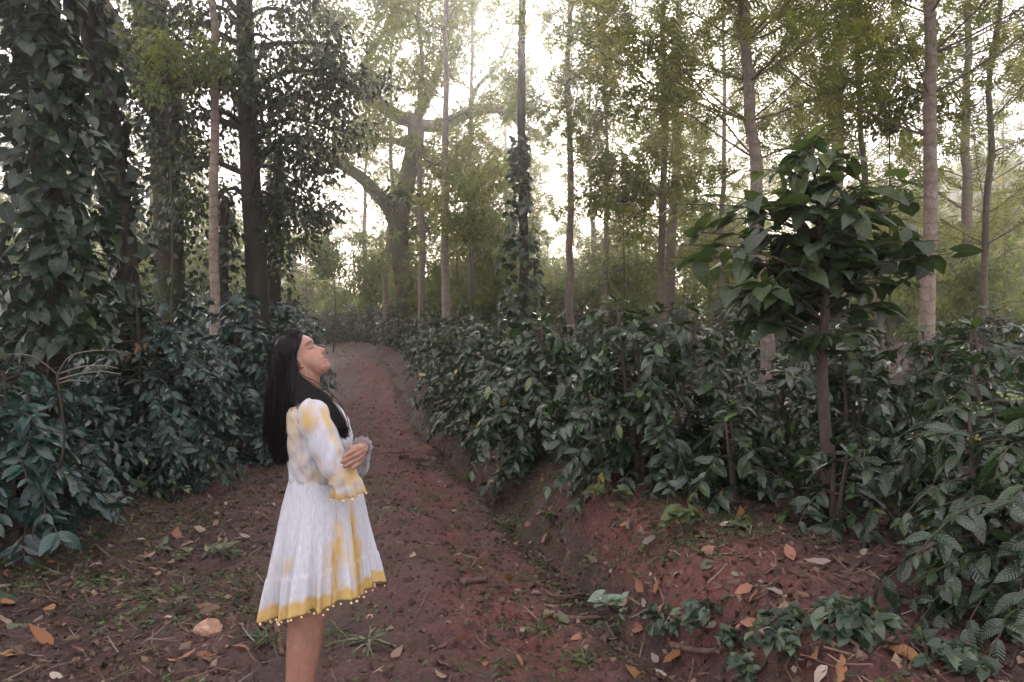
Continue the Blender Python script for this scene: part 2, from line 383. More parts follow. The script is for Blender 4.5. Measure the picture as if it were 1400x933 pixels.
# far hillside that shows faintly through the haze
def hillside(name, cxy, rx, ry, hh, seed):
    g = np.linspace(-1, 1, 60); U, V = np.meshgrid(g, g); r = np.hypot(U, V)
    H = hh * np.clip(1 - r ** 2, 0, 1) ** 1.2 * (1 + .5 * fbm(U * 2, V * 2, 4, seed)) - 1.5 + .9 * fbm(U * 25, V * 25, 2, seed + 7)
    P = np.stack([cxy[0] + U * rx, cxy[1] + V * ry, H], -1).reshape(-1, 3); k = np.arange(3600).reshape(60, 60)
    q = np.stack([k[:-1, :-1], k[:-1, 1:], k[1:, 1:], k[1:, :-1]], -1).reshape(-1, 4)
    m, n, l, bs = mat('hill_forest')
    geo = n.new('ShaderNodeNewGeometry').outputs['Position']
    l.new(ramp(n, l, texn(n, l, .12, 5, .7, geo), [(.3, (.03, .045, .02)), (.7, (.08, .1, .04))]), bs.inputs['Base Color'])
    bs.inputs['Roughness'].default_value = .9
    structure(MB().add(P, [q]).build(name, m))
hillside('hill', (78, 120), 50, 58, 25, 70)
hillside('hill', (-70, 140), 56, 46, 19, 75)

# ------------------------------------------------------------------ single leaves that can be picked out
LEAFMESH = {}
def leaf_mesh(key, tpls, matname):
    if key not in LEAFMESH:
        L = []
        for tp in tpls:
            for r in (.08, .3, .5, .68, .84, .97):
                V, Fs, A = tp; A = A.copy(); A[:, 2] = r
                L.append((r, MB().add(V, Fs, A).mesh('leaf', M[matname])))
        LEAFMESH[key] = L
    return LEAFMESH[key]
def put_leaves(parent, meshes, pos, L, N, size, rnd, rng, name='leaf'):
    R = frames(L, N); rs = np.array([m[0] for m in meshes])
    for i in range(len(pos)):
        c = np.flatnonzero(np.abs(rs - rnd[i]) <= np.abs(rs - rnd[i]).min() + 1e-6)
        o = bpy.data.objects.new(name, meshes[int(rng.choice(c))][1]); COL.objects.link(o)
        o.parent = parent; o.rotation_mode = 'QUATERNION'
        o.location = pos[i]; o.rotation_quaternion = Matrix(R[i].tolist()).to_quaternion()
        s = float(size[i]); o.scale = (s, s, s)
def pick(world, size, centre_w, n):
    """the n leaves that show largest: on the camera's side of the plant, in frame, 10 px or more"""
    if n <= 0: return np.zeros(len(world), bool)
    px, py = proj(world); d = np.linalg.norm(world - np.array([0, 0, CAM_Z]), axis=1)
    ok = (px > -30) & (px < 1430) & (py > -30) & (py < 963) & (size * F_PX / d > 14) & (world[:, 1] > .5)
    tc = nrm(np.array([0, 0, CAM_Z]) - centre_w)
    sc = (world - centre_w) @ tc + .25 * (world[:, 2] - centre_w[2]) + size * 1.2
    sc = np.where(ok, sc, -1e9); k = min(n, int(ok.sum()))
    m = np.zeros(len(world), bool)
    if k: m[np.argsort(-sc)[:k]] = True
    return m

# ------------------------------------------------------------------ coffee bushes
def coffee(seed, H, R, stems=3, dens=1.0, low=.12, big=1.0):
    rng = np.random.default_rng(seed); br = MB(); P = []; Ld = []; Nn = []; Sz = []; Rn = []
    for s in range(stems):
        a = rng.uniform(0, 2 * np.pi); lean = rng.uniform(.05, .3) * R; hh = H * rng.uniform(.82, 1.02)
        top = np.array([math.cos(a) * lean * 1.6, math.sin(a) * lean * 1.6, hh])
        sp = spline([(math.cos(a) * .05, math.sin(a) * .05, -.06), (math.cos(a) * lean, math.sin(a) * lean, hh * .45), top], 14)
        tube(br, sp, np.linspace(.022, .007, 14) * (1 + .2 * rng.random()), 6, .4)
        nn = max(5, int(hh / .105)); ph = rng.uniform(0, 6)
        for i in range(nn):
            f = low + (1 - low) * (i + rng.random() * .5) / nn; o = sp[min(13, int(f * 13))]
            o = sp[int(f * 12.9)] * (1 - (f * 12.9 % 1)) + sp[min(13, int(f * 12.9) + 1)] * (f * 12.9 % 1)
            prof = (.62 + .75 * f) if f < .5 else (1.0 - 1.35 * (f - .5))
            for k in (0, 1):
                th = ph + i * 1.57 + k * math.pi + rng.normal(0, .35); ln = R * prof * rng.uniform(.75, 1.2)
                if ln < .12: continue
                el = rng.uniform(.15, .6) + .5 * max(0, f - .6); m = 7; t = np.linspace(0, 1, m)[:, None]
                dirh = np.array([math.cos(th), math.sin(th), 0]); drp = rng.uniform(.45, .95)
                bend = rng.normal(0, .15) * np.array([-math.sin(th), math.cos(th), 0])
                pts = o + dirh * ln * t * math.cos(el * .6) + np.array([0, 0, 1.]) * ln * (math.tan(el * .7) * t - drp * t ** 2) + bend * ln * t ** 2
                tube(br, pts, np.linspace(.006, .0025, m), 4, .6, cap=False)
                npair = max(2, int(ln / .052 * dens))
                for j in range(npair):
                    ft = .22 + .78 * (j + .5 * rng.random()) / npair; q = ft * (m - 1.001); ii = int(q)
                    pp = pts[ii] * (1 - q + ii) + pts[ii + 1] * (q - ii); d = nrm(pts[ii + 1] - pts[ii])
                    sd = nrm(np.cross(d, (0, 0, 1.)))
                    for sg in (-1, 1):
                        if rng.random() < .1: continue
                        l = nrm(sg * sd * rng.uniform(.6, 1.1) + d * rng.uniform(.35, 1.0) + np.array([0, 0, rng.uniform(-.7, .45)]) + rng.normal(0, .2, 3))
                        P.append(pp); Ld.append(l); Nn.append(nrm(np.array([0, 0, 1.]) + rng.normal(0, .5, 3) + .3 * dirh))
                        Sz.append(rng.uniform(.07, .16) * (1 - .35 * (ft > .9)) * big)
                        Rn.append(np.clip(rng.beta(2, 2.2) * .9 + .12 * (ft > .85) + .1 * (f - .5), 0, .995) if rng.random() > .012 else .999)
        for k in range(6):            # young tuft at the tip
            th = rng.uniform(0, 6.3); P.append(sp[-1]); Ld.append(nrm((math.cos(th), math.sin(th), rng.uniform(.1, 1.2))))
            Nn.append(nrm((-math.cos(th), -math.sin(th), 1.2))); Sz.append(rng.uniform(.09, .15) * big); Rn.append(rng.uniform(.6, .95))
    return br, [np.array(x) for x in (P, Ld, Nn, Sz, Rn)]

def rotz(v, a):
    c, s = math.cos(a), math.sin(a); v = np.asarray(v); return np.stack([v[:, 0] * c - v[:, 1] * s, v[:, 0] * s + v[:, 1] * c, v[:, 2]], 1)

def near_bush(x, y, H, R, n, label, group, seed, mk='coffee', stems=3, dens=1.0, low=.12, big=1.0):
    z = gz(x, y); br, (P, L, N, Sz, Rn) = coffee(seed, H, R, stems, dens, low, big)
    t = thing('coffee_bush', (x, y, z), label, 'bush', group)
    br.build('branchwork', M['twig'], t)
    w = P + L * (Sz * .5)[:, None] + np.array([x, y, z])
    m = pick(w, Sz, np.array([x, y, z + H * .55]), n)
    put_leaves(t, leaf_mesh(mk, COFFEE_HI, mk), P[m], L[m], N[m], Sz[m], Rn[m], np.random.default_rng(seed))
    mb = MB(); k = ~m; scatter(mb, COFFEE_LO, P[k], L[k], N[k], Sz[k], Rn[k]); mb.build('foliage', M[mk], t, stuff=True)
    return t

GR = 'coffee bushes on the raised bank'; GL = 'coffee bushes on the low shaded verge'
near_bush(2.12, 3.25, 1.02, .62, 280, 'low coffee bush with grey-green leaves beside bare red bank, bending over weeds', GR, 101, stems=4, low=.05, big=.9)
near_bush(2.85, 4.05, 1.22, .72, 290, 'coffee bush carrying clusters of small green berries past the bare bank', GR, 102, stems=4, big=.95)
near_bush(1.05, 5.75, 1.42, .88, 300, 'tall full coffee bush directly left of the broad-leaved young tree', GR, 103, stems=4, low=.03)
near_bush(1.85, 6.0, .85, .6, 260, 'shaded coffee bush right behind the trunk of the broad-leaved young tree', GR, 104, stems=4, low=.02)
near_bush(1.62, 5.25, .72, .5, 200, 'short coffee seedling bush at foot of the broad-leaved young tree', GR, 105, stems=2, low=.02)
near_bush(3.15, 5.5, 1.25, .8, 240, 'coffee bush between broad-leaved young tree and the berry-bearing bush', GR, 106, stems=3, low=.03)
near_bush(2.0, 4.62, .55, .42, 150, 'knee-high coffee seedling in front of the broad-leaved young tree trunk', GR, 114, stems=2, low=.02)
near_bush(2.45, 6.7, 1.0, .65, 160, 'low coffee bush between the young tree trunk and the mottled trunk', GR, 115, stems=3, low=.02)
near_bush(2.5, 5.4, 1.2, .6, 220, 'upright coffee bush just past the trunk of the broad-leaved young tree', GR, 113, stems=3, low=.03)
near_bush(.28, 7.3, 1.4, .85, 290, 'second coffee bush along the bank edge, counted from the broad-leaved young tree', GR, 107, stems=4, low=.02)
near_bush(-.12, 9.1, 1.4, .85, 220, 'third coffee bush along the bank edge, below the vine-wrapped dark pole tree', GR, 108, stems=4, low=.02)
near_bush(-.62, 11.0, 1.4, .85, 160, 'fourth coffee bush along the bank edge of the path', GR, 109, stems=4, low=.02)
near_bush(1.3, 7.6, 1.5, .75, 200, 'coffee bush in second row behind the tall full bush', GR, 110, stems=3)
near_bush(3.5, 7.7, 1.4, .8, 200, 'coffee bush in second row past the mottled trunk', GR, 111, stems=3)
near_bush(4.2, 6.6, 1.35, .8, 200, 'coffee bush at foot of the ringed brown trunk', GR, 112, stems=3)
near_bush(-3.2, 4.85, 1.25, .6, 230, 'low open coffee bush with corrugated bluish leaves beneath pale arching bare twigs', GL, 121, 'coffee_cool', stems=3, low=.3, big=1.15)
near_bush(-3.75, 5.75, 1.45, .75, 250, 'coffee bush filling the hedge between low open bush and tall bluish bushes', GL, 127, 'coffee_cool', stems=4, low=.03)
near_bush(-4.75, 6.7, 1.9, .9, 280, 'tall bluish coffee bush at foot of the vine-clad trunk', GL, 122, 'coffee_cool', stems=4, low=.04)
near_bush(-3.65, 7.4, 2.0, .95, 300, 'tall bluish coffee bush with one yellowed leaf cluster on the verge', GL, 123, 'coffee_cool', stems=4, low=.04)
near_bush(-3.4, 9.2, 2.05, .95, 280, 'bluish coffee bush behind the long-haired woman', GL, 124, 'coffee_cool', stems=4, low=.04)
near_bush(-3.85, 11.6, 2.1, .9, 200, 'dark coffee bush on the verge below the twin vine-wrapped trunks', GL, 125, 'coffee_cool', stems=4, low=.04)
near_bush(-4.2, 13.6, 2.1, .9, 120, 'dark coffee bush farthest along the verge with leaves still distinct', GL, 126, 'coffee_cool', stems=4, low=.04)

BUSH = []
for k in range(6):
    br, (P, L, N, Sz, Rn) = coffee(200 + k, 1.5, .85, 3, .8, .03)
    mb = MB(); scatter(mb, COFFEE_LO, P, L, N, Sz, Rn)
    BUSH.append((br.mesh('branchwork', M['twig']), mb.mesh('foliage', M['coffee']), mb.mesh('foliage', M['coffee_cool'])))
def far_bush(x, y, s, left, label, group):
    k = RNG.integers(6); t = thing('coffee_bush', (x, y, gz(x, y)), label, 'bush', group, RNG.uniform(0, 6.28))
    t.scale = (s, s, s * RNG.uniform(.92, 1.12))
    link('branchwork', BUSH[k][0], t); link('foliage', BUSH[k][2 if left else 1], t, True)
for Y in np.arange(12.9, 34, 1.7):
    far_bush(centre(Y) + 2.0 + RNG.normal(0, .12), Y, RNG.uniform(.85, 1.0), False, 'small distant coffee bush in the row lining the bank side of path', 'far coffee bushes along the bank')
for Y in np.arange(15.4, 34, 1.7):
    far_bush(centre(Y) - 1.9 + RNG.normal(0, .12), Y, RNG.uniform(1.05, 1.3), True, 'small distant coffee bush in the row lining the verge side of path', 'far coffee bushes along the verge')
for k in range(9):                     # where the path swings out of sight
    Y = 31 + 1.1 * (k % 3) + RNG.random(); far_bush(centre(Y) - 3 + .75 * k, Y, 1.1, False, 'small distant coffee bush closing off the far end of the path', 'bushes at the far end of path')
for Y in np.arange(8.3, 24, 1.9):
    for uo in (3.7, 5.3, 7.0, 8.8, 10.8):
        x = centre(Y) + uo + RNG.normal(0, .25); yy = Y + RNG.normal(0, .3)
        px, py = proj(np.array([x, yy, 1.5]))
        if px < 1500 and RNG.random() < .85 and not (uo < 4.5 and Y < 9):
            far_bush(x, yy, RNG.uniform(.8, 1.05), False, 'coffee bush packed among the back rows under the tall bank-side trees', 'back rows of coffee beneath the trees')
for Y in np.arange(8.5, 20, 1.8):
    for uo in (-3.6, -5.3, -7.2):
        x = centre(Y) + uo + RNG.normal(0, .25); px, py = proj(np.array([x, Y, 1.5]))
        if px > -80 and Y > 9.5:
            far_bush(x, Y, RNG.uniform(1.15, 1.35), True, 'coffee bush packed in the back rows among the vine-clad trunks', 'back rows of coffee among vine trunks')

# berries on the berry-bearing bush, yellow cluster, pale arching twigs
def blob(mb, c, r, rnd=0, n=6, m=4, sq=(1, 1, 1)):
    th = np.linspace(0, np.pi, m + 1); ph = np.linspace(0, 2 * np.pi, n, endpoint=False)
    V = [np.array(c) + r * np.array([math.sin(t) * math.cos(p) * sq[0], math.sin(t) * math.sin(p) * sq[1], math.cos(t) * sq[2]]) for t in th for p in ph]
    q = [[i * n + j, (i + 1) * n + j, (i + 1) * n + (j + 1) % n, i * n + (j + 1) % n] for i in range(m) for j in range(n)]
    mb.add(V, [np.array(q)], np.tile([0, 0, rnd], (len(V), 1)))
m_, n_, l_, bs_ = mat('green_berry'); bs_.inputs['Base Color'].default_value = (.22, .24, .07, 1); bs_.inputs['Roughness'].default_value = .35; M['berry'] = m_
BT = [o for o in COL.objects if o.get('label', '').startswith('coffee bush carrying')][0]
for (px, py, Y) in ((1372, 540, 3.75), (1390, 548, 3.7), (1335, 600, 3.72), (1330, 560, 3.8), (1392, 665, 3.6)):
    c = at(px, py, Y) - np.array(BT.location); mb = MB()
    for k in range(9): blob(mb, c + np.array([RNG.normal(0, .035), RNG.normal(0, .02), RNG.normal(0, .012)]), .0075)
    mb.build('berry_cluster', M['berry'], BT, stuff=True)
YT = [o for o in COL.objects if 'yellowed leaf' in o.get('label', '')][0]
b0 = np.array(YT.location); c = at(195, 475, 7.05) - b0
rg = np.random.default_rng(3); L = nrm(rg.normal(0, .35, (5, 3)) + np.array([0, 0, -1.])); N = nrm(rg.normal(0, .5, (5, 3)) + np.array([0, -1., .2]))
put_leaves(YT, leaf_mesh('dry_orange', DRY[:2], 'dry_orange'), c + rg.normal(0, .05, (5, 3)), L, N, rg.uniform(.06, .1, 5), rg.random(5), rg)
LT = [o for o in COL.objects if 'pale arching' in o.get('label', '')][0]; b0 = np.array(LT.location)
for path in ([(78, 512), (95, 488), (125, 480), (160, 479)], [(78, 512), (110, 502), (140, 500), (162, 504)], [(78, 512), (60, 497), (40, 486), (5, 484)],
             [(78, 520), (105, 512), (140, 508), (165, 512)], [(78, 525), (98, 520), (120, 522)], [(82, 640), (88, 600), (84, 560), (78, 512)]):
    mb = MB(); pts = spline([at(x, y, 4.55 - .12 * i) - b0 for i, (x, y) in enumerate(path)], 12)
    tube(mb, pts, np.linspace(.0048, .002, 12) if path[0][1] < 600 else np.linspace(.008, .006, 12), 6); mb.build('bare_twig', M['twig'] if path[0][1] > 600 else M['twig_pale'], LT)

# ------------------------------------------------------------------ the young broad-leaved tree on the bank
def young_broad_tree():
    bx, by = 2.05, 4.92; bz = gz(bx, by); base = np.array([bx, by, bz])
    t = thing('young_tree', base, 'young broad-leaved tree with slim smooth trunk and big heart-shaped leaves on the bank', 'tree')
    mb = MB(); tp = spline([at(1138, 700, 4.92) - base - [0, 0, .12], at(1130, 620, 4.92) - base, at(1124, 500, 4.92) - base, at(1128, 400, 4.95) - base, at(1120, 290, 4.95) - base, at(1112, 228, 4.95) - base], 30)
    tp[0][2] = -.1; tube(mb, tp, np.interp(np.linspace(0, 1, 30), [0, .3, .55, 1], [.05, .038, .03, .009]), 10, .2, .06); mb.build('trunk', M['twig'], t)
    rng = np.random.default_rng(8); P = []; L = []; N = []; Sz = []; Rn = []; twg = MB()
    cen = at(1105, 330, 4.95) - base; tips = [(930, 335, 0), (950, 350, -.2), (985, 300, .1), (1270, 352, 0), (1240, 300, .2), (1060, 235, 0), (1095, 212, -.1), (1150, 222, .1), (1000, 395, -.3), (1215, 420, -.2), (1120, 455, -.35), (1050, 440, -.2), (1090, 470, -.3), (1160, 460, -.3), (1185, 445, .2), (1020, 420, .2), (1085, 200, .1), (1110, 190, 0)]
    tp_ = [at(x, y, 4.95 + dy) - base for x, y, dy in tips]
    for k in range(110):
        d = nrm(rng.normal(0, 1, 3)) * rng.uniform(.3, 1.22); tp_.append(cen + d * [.8, .66, .62] + [.0, 0, .0])
    for k, p in enumerate(tp_):
        j = int(np.clip(np.argmin(np.abs(tp[:, 2] - (p[2] - .3 * np.linalg.norm((p - tp[15])[:2])))), 10, 28)); o = tp[j]; ln = np.linalg.norm(p - o)
        pts = spline([o, (o + p) / 2 + [0, 0, .1 * ln], p], 8)
        if k < 40: b = MB(); tube(b, pts, np.linspace(.011, .004, 8), 5, .3); b.build('branch', M['twig'], t)
        else: tube(twg, pts, np.linspace(.008, .003, 8), 4, .3)
        d = nrm((p - o) * [1, 1, .5]); hi = (p[2] - cen[2]) / .54
        for q in range(int(rng.integers(4, 9))):
            a_ = pts[rng.integers(3, 8)]; l_ = nrm(d * rng.uniform(.2, 1.1) + rng.normal(0, .6, 3) * [1, 1, .4] + np.array([0, 0, rng.uniform(-.7, .15)]))
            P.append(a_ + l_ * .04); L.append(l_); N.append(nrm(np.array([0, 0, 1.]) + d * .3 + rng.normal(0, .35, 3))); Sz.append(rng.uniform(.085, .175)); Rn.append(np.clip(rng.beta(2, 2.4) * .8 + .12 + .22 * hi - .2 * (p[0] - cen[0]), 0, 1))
    twg.build('twigwork', M['twig'], t, stuff=True)
    P, L, N, Sz, Rn = map(np.array, (P, L, N, Sz, Rn)); w = P + L * (Sz * .5)[:, None] + base
    m = pick(w, Sz, base + np.array([0, 0, 1.9]), 300)
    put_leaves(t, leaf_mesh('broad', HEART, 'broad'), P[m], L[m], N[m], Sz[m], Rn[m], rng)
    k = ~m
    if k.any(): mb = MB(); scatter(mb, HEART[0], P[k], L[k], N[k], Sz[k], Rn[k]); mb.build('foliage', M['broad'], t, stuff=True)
young_broad_tree()

# ------------------------------------------------------------------ silver oaks (tall slender shade trees with feathery fronds)
def oak_parts(seed, H, r, first, bark, far=False, nb=44, spread=1.0, fr=16, lean=0, fs=1.0, mk='oak'):
    rng = np.random.default_rng(seed); t = np.linspace(0, 1, 26)
    wob = np.stack([np.cumsum(rng.normal(0, .012, 26)), np.cumsum(rng.normal(0, .012, 26)), np.zeros(26)], 1) * H * .16
    tp = np.stack([t * 0, t * 0, t * H - .25 * (t == 0)], 1) + wob - wob[0]
    tr = MB(); tube(tr, tp, r * (1 - .8 * t ** 1.1) + .35 * r * np.exp(-t * 30), 10, .2, .05)
    br = MB(); P = []; L = []; N = []; Sz = []; Rn = []
    for k in range(nb):
        f = first + (1 - first) * ((k + rng.random()) / nb) ** 1.05; o = tp[min(25, int(f * 25))]; th = rng.uniform(0, 6.28)
        ln = spread * rng.uniform(.6, 1.25) * (1.9 if f < .8 else 1.3); d = np.array([math.cos(th), math.sin(th), 0]); s = np.linspace(0, 1, 7)[:, None]
        up = rng.uniform(.1, .8); pts = o + d * ln * s + np.array([0, 0, 1.]) * ln * (up * s + .25 * s ** 2) + rng.normal(0, .03, (7, 3)) * s
        tube(br, pts, np.linspace(.22, .05, 7) * r * (.55 + .3 * rng.random()), 5, .3, cap=False)
        tw = [pts]
        for q in range(4):
            i = rng.integers(2, 6); dd = nrm(d + rng.normal(0, .7, 3)); l2 = ln * rng.uniform(.25, .5)
            p2 = pts[i] + dd * l2 * np.linspace(0, 1, 5)[:, None] + np.array([0, 0, .2]) * l2 * np.linspace(0, 1, 5)[:, None] ** 2
            tube(br, p2, np.linspace(.05, .02, 5) * r, 4, .3, cap=False); tw.append(p2)
        clump = rng.uniform(-.25, .2)
        for p in tw:
            n_ = fr if p is pts else int(fr * .6)
            for j in range(n_):
                q = rng.uniform(.25, 1) * (len(p) - 1.01); i = int(q); pp = p[i] + (p[i + 1] - p[i]) * (q - i)
                P.append(pp + rng.normal(0, .04, 3)); L.append(nrm(d * .5 + rng.normal(0, .65, 3) + np.array([0, 0, -.15])))
                N.append(nrm(np.array([0, 0, 1.]) + rng.normal(0, .5, 3))); Sz.append(rng.uniform(.2, .36) * fs); Rn.append(np.clip(rng.beta(2, 2) + clump, 0, 1))
    P, L, N, Sz, Rn = map(np.array, (P, L, N, Sz, Rn))
    cr = MB(); scatter(cr, FROND_FAR if far else FROND, P, L, N, Sz, Rn)
    return tr.mesh('trunk', M[bark]), br.mesh('limbwork', M['bark_brown']), cr.mesh('crown', M[mk])
def stand(parts, base, label, group=None, rz=0, tilt=(0, 0), s=1.0, name='silver_oak', cat='tree'):
    t = thing(name, base, label, cat, group); t.rotation_euler = (tilt[1], tilt[0], rz); t.scale = (s, s, s)
    link('trunk', parts[0], t); link('limbwork', parts[1], t, True); link('crown', parts[2], t, True); return t
def oak_at(px, Y, px_top, width_px, bark, label, seed, first=.3, H=12, nb=44, spread=1.0, fr=16, mk='oak'):
    x = (px - 700) / F_PX * Y; b = np.array([x, Y, gz(x, Y)]); tx = (px_top - 700) / F_PX * Y   # px at eye level, px_top at photo top
    lean = math.atan2(tx - x, 450 / F_PX * Y)
    b[0] -= math.tan(lean) * (CAM_Z - b[2])
    return stand(oak_parts(seed, H, width_px * .5 / F_PX * Y * 1.15, first, bark, nb=nb, spread=spread, fr=fr, mk=mk), b, label, 'tall slender shade trees', 0, (lean, 0))
oak_at(303, 10.3, 319, 13, 'bark_pale', 'slim pale ringed trunk standing against the dark vine-hung tree', 301, .55, 13, 26)
oak_at(530, 26, 536, 7, 'bark_pale', 'thin pale pole-like tree before the huge old spreading tree', 302, .34, 14, 40)
oak_at(578, 20, 580, 9, 'bark_brown', 'straight brown pole-like tree crossing in front of the old spreading tree', 303, .3, 14, 46)
oak_at(611, 17, 608, 11, 'bark_mottled', 'straight tree with mottled whitish bark next to the old spreading tree', 304, .3, 13, 44)
oak_at(783, 14, 781, 10, 'bark_brown', 'slim brown tree with thin side branches next to the vine-wrapped dark pole tree', 306, .33, 13, 60, 1.1, 18)
oak_at(1046, 8.3, 1024, 18, 'bark_mottled', 'mottled brown trunk with feathery crown rising behind the broad-leaved young tree', 307, .3, 11, 90, 1.15, 22)
oak_at(1272, 8.8, 1262, 18, 'bark_pale', 'ringed brown trunk with long bare side branches past the broad-leaved young tree', 308, .3, 12, 56, 1.25, 18)
oak_at(1205, 11.5, 1178, 9, 'bark_brown', 'thin forked trunk between the mottled trunk and the ringed trunk', 309, .35, 11, 60, 1.1, 18)
oak_at(905, 13, 900, 10, 'bark_brown', 'slender tree with dense tall yellowish feathery crown', 310, .22, 14, 105, 1.15, 22)
oak_at(828, 17, 824, 7, 'bark_brown', 'thin dark stem with fine crown between slim brown tree and yellowish crown', 311, .3, 11, 40)
oak_at(1345, 10.5, 1352, 9, 'bark_brown', 'slender leafy tree past the ringed brown trunk, airy branches against the pale sky', 312, .2, 11, 75, 1.15, 18)

RO = [o for o in COL.objects if o.get('label', '').startswith('ringed brown trunk')][0]
# dark pole tree wrapped with pepper vine
def vine_leaves(axis_pts, rad, n, size, rng, hang=.75, f0=0, f1=1):
    f = f0 + (f1 - f0) * rng.random(n); q = f * (len(axis_pts) - 1.001); i = q.astype(int); p = axis_pts[i] + (axis_pts[i + 1] - axis_pts[i]) * (q - i)[:, None]
    th = rng.uniform(0, 2 * np.pi, n); o = np.stack([np.cos(th), np.sin(th), th * 0], 1)
    rr = np.interp(f, np.linspace(0, 1, len(rad)), rad) * rng.uniform(.55, 1.1, n) * (1 + .35 * np.array([noise2(a * 1.5, b * 2.4, 77) for a, b in zip(th, p[:, 2])]) * 2)
    P = p + o * rr[:, None]; L = nrm(o * rng.uniform(.3, 1.1, n)[:, None] + np.array([0, 0, -hang]) * rng.uniform(.2, 1.2, n)[:, None] + rng.normal(0, .45, (n, 3)))
    N = nrm(o * .7 + np.array([0, 0, .9]) + rng.normal(0, .45, (n, 3)))
    return P, L, N, rng.uniform(size[0], size[1], n), np.clip(rng.beta(2, 2.4, n), 0, 1)
def dark_pole():
    Y = 12.0; x = (711 - 700) / F_PX * Y; b = np.array([x, Y, gz(x, Y)])
    t = stand(oak_parts(320, 14, .085, .6, 'bark_dark', nb=26), b, 'dark straight pole tree with pepper vine wrapped round its lower trunk', 'tall slender shade trees', 0, (-.004, 0))
    rng = np.random.default_rng(12); ax = np.stack([np.zeros(20), np.zeros(20), np.linspace(.9, 4.3, 20)], 1)
    P, L, N, Sz, Rn = vine_leaves(ax, [.34, .34, .3, .24, .18, .14, .12], 520, (.09, .17), rng)
    m = pick(P + b, Sz, b + [0, 0, 2.5], 150)
    put_leaves(t, leaf_mesh('pepper', HEART, 'pepper'), P[m], L[m], N[m], Sz[m], Rn[m], rng)
    mb = MB(); k = ~m; scatter(mb, HEART_LO, P[k], L[k], N[k], Sz[k], Rn[k]); mb.build('vine_foliage', M['pepper'], t, stuff=True)
dark_pole()

def clump_crown(centers, radii, n, size, rng, tpl, mk, hang=.3, flat=.75):
    P = []; c = np.asarray(centers, float); r = np.asarray(radii, float); w = r ** 2.2; k = rng.choice(len(c), n, p=w / w.sum())
    d = nrm(rng.normal(0, 1, (n, 3))) * (rng.random(n) ** .45)[:, None]; d[:, 2] *= flat
    P = c[k] + d * r[k][:, None]
    L = nrm(d * .7 + rng.normal(0, .55, (n, 3)) + np.array([0, 0, -hang])); N = nrm(np.array([0, 0, 1.]) + rng.normal(0, .55, (n, 3)))
    tone = rng.uniform(-.22, .22, len(c))
    return P, L, N, rng.uniform(size[0], size[1], n), np.clip(rng.beta(2, 2.2, n) + tone[k], 0, 1)
# big vine-clad trunk close by, and the darker vine trunks behind
def vine_tree(trunkpx, Y, rpx, vine_r, n, label, seed, size, nind, bark='bark_dark', extra=(), crown=None, f0=0.0, lean=0.0, mk='pepper'):
    base = at(trunkpx[0][0], trunkpx[0][1], Y); base[2] = gz(base[0], Y)
    t = thing('vine_clad_tree', base, label, 'tree', 'vine-clad trees'); rng = np.random.default_rng(seed)
    pts = [np.array([0, 0, -.3])] + [at(x, y, Y + lean * i) - base for i, (x, y) in enumerate(trunkpx) if at(x, y, Y)[2] > base[2] + .2]
    sp = spline(pts, 40); mb = MB(); r0 = rpx / F_PX * Y * .5
    tube(mb, sp, np.interp(np.linspace(0, 1, 40), [0, .08, 1], [r0 * 1.3, r0 * 1.05, r0 * .75]), 14, .1, .1); mb.build('trunk', M[bark], t)
    for lp, w0, w1 in extra:
        b = MB(); q = spline([at(x, y, Y + dy) - base for x, y, dy in lp], 16); tube(b, q, np.linspace(w0, w1, 16) / F_PX * Y * .5, 10, .1, .12); b.build('limb', M['bark_moss'], t)
    P, L, N, Sz, Rn = vine_leaves(sp, vine_r, n, size, rng, f0=f0)
    m = pick(P + L * (Sz * .5)[:, None] + base, Sz, base + np.array([0, 0, 2.5]), nind)
    put_leaves(t, leaf_mesh(mk, HEART, mk), P[m], L[m], N[m], Sz[m], Rn[m], rng)
    mb = MB(); k = ~m; scatter(mb, HEART_LO, P[k], L[k], N[k], Sz[k], Rn[k]); mb.build('vine_foliage', M[mk], t, stuff=True)
    return t, base
vine_tree([(66, 600), (66, 470), (68, 350), (66, 200), (60, 60), (48, -120), (44, -300)], 6.0, 46, [.2, .16, .36, .38, .36, .3, .24, .2, .2], 2300,
          'thick trunk wholly clad in large hanging pepper vine leaves beside the verge coffee', 41, (.07, .165), 300, f0=.27,
          extra=[([(60, 70, 0), (20, 20, .1), (-30, -60, .2)], 40, 30), ([(66, 150, 0), (100, 40, .3), (118, -80, .5)], 26, 14)])
def added_shade_crown(t, base, seed, box, n, zl):  # unseen crown above the frame, added to shade the ground below
    rng = np.random.default_rng(seed); (x0, x1), (y0, y1), (z0, z1) = box; C = []; R = []
    for k in range(46):
        p = np.array([rng.uniform(x0, x1), rng.uniform(y0, y1), rng.uniform(z0, z1)]); p[2] = max(p[2], CAM_Z + .56 * p[1] + .9) - base[2]; p[:2] -= base[:2]; C.append(p); R.append(rng.uniform(.5, .85))
    for k in range(9):
        b = MB(); tube(b, spline([(0, 0, zl), (C[k] + [0, 0, zl + .5]) / 2 + [0, 0, .4], C[k]], 10), np.linspace(.05, .02, 10), 7, .1); b.build('limb', M['bark_dark'], t)
    mb = MB(); scatter(mb, BROAD, *clump_crown(C, R, n, (.1, .17), rng, BROAD, 'crown_dark', .4)); mb.build('crown', M['crown_dark'], t, stuff=True)
VT = [o for o in COL.objects if o.get('label', '').startswith('thick trunk wholly clad')][0]
added_shade_crown(VT, np.array(VT.location), 46, ((-8, -2.4), (1.5, 8.5), (4.6, 7)), 6500, 4.2)  # added over the verge for its shade
vine_tree([(178, 560), (168, 360), (150, 220), (140, 120), (120, -20), (110, -200)], 7.6, 40, [.26, .24, .24, .24, .2, .2, .2], 800,
          'dark leaning vine trunk close behind the thick vine-clad trunk', 42, (.08, .15), 180, f0=.12)
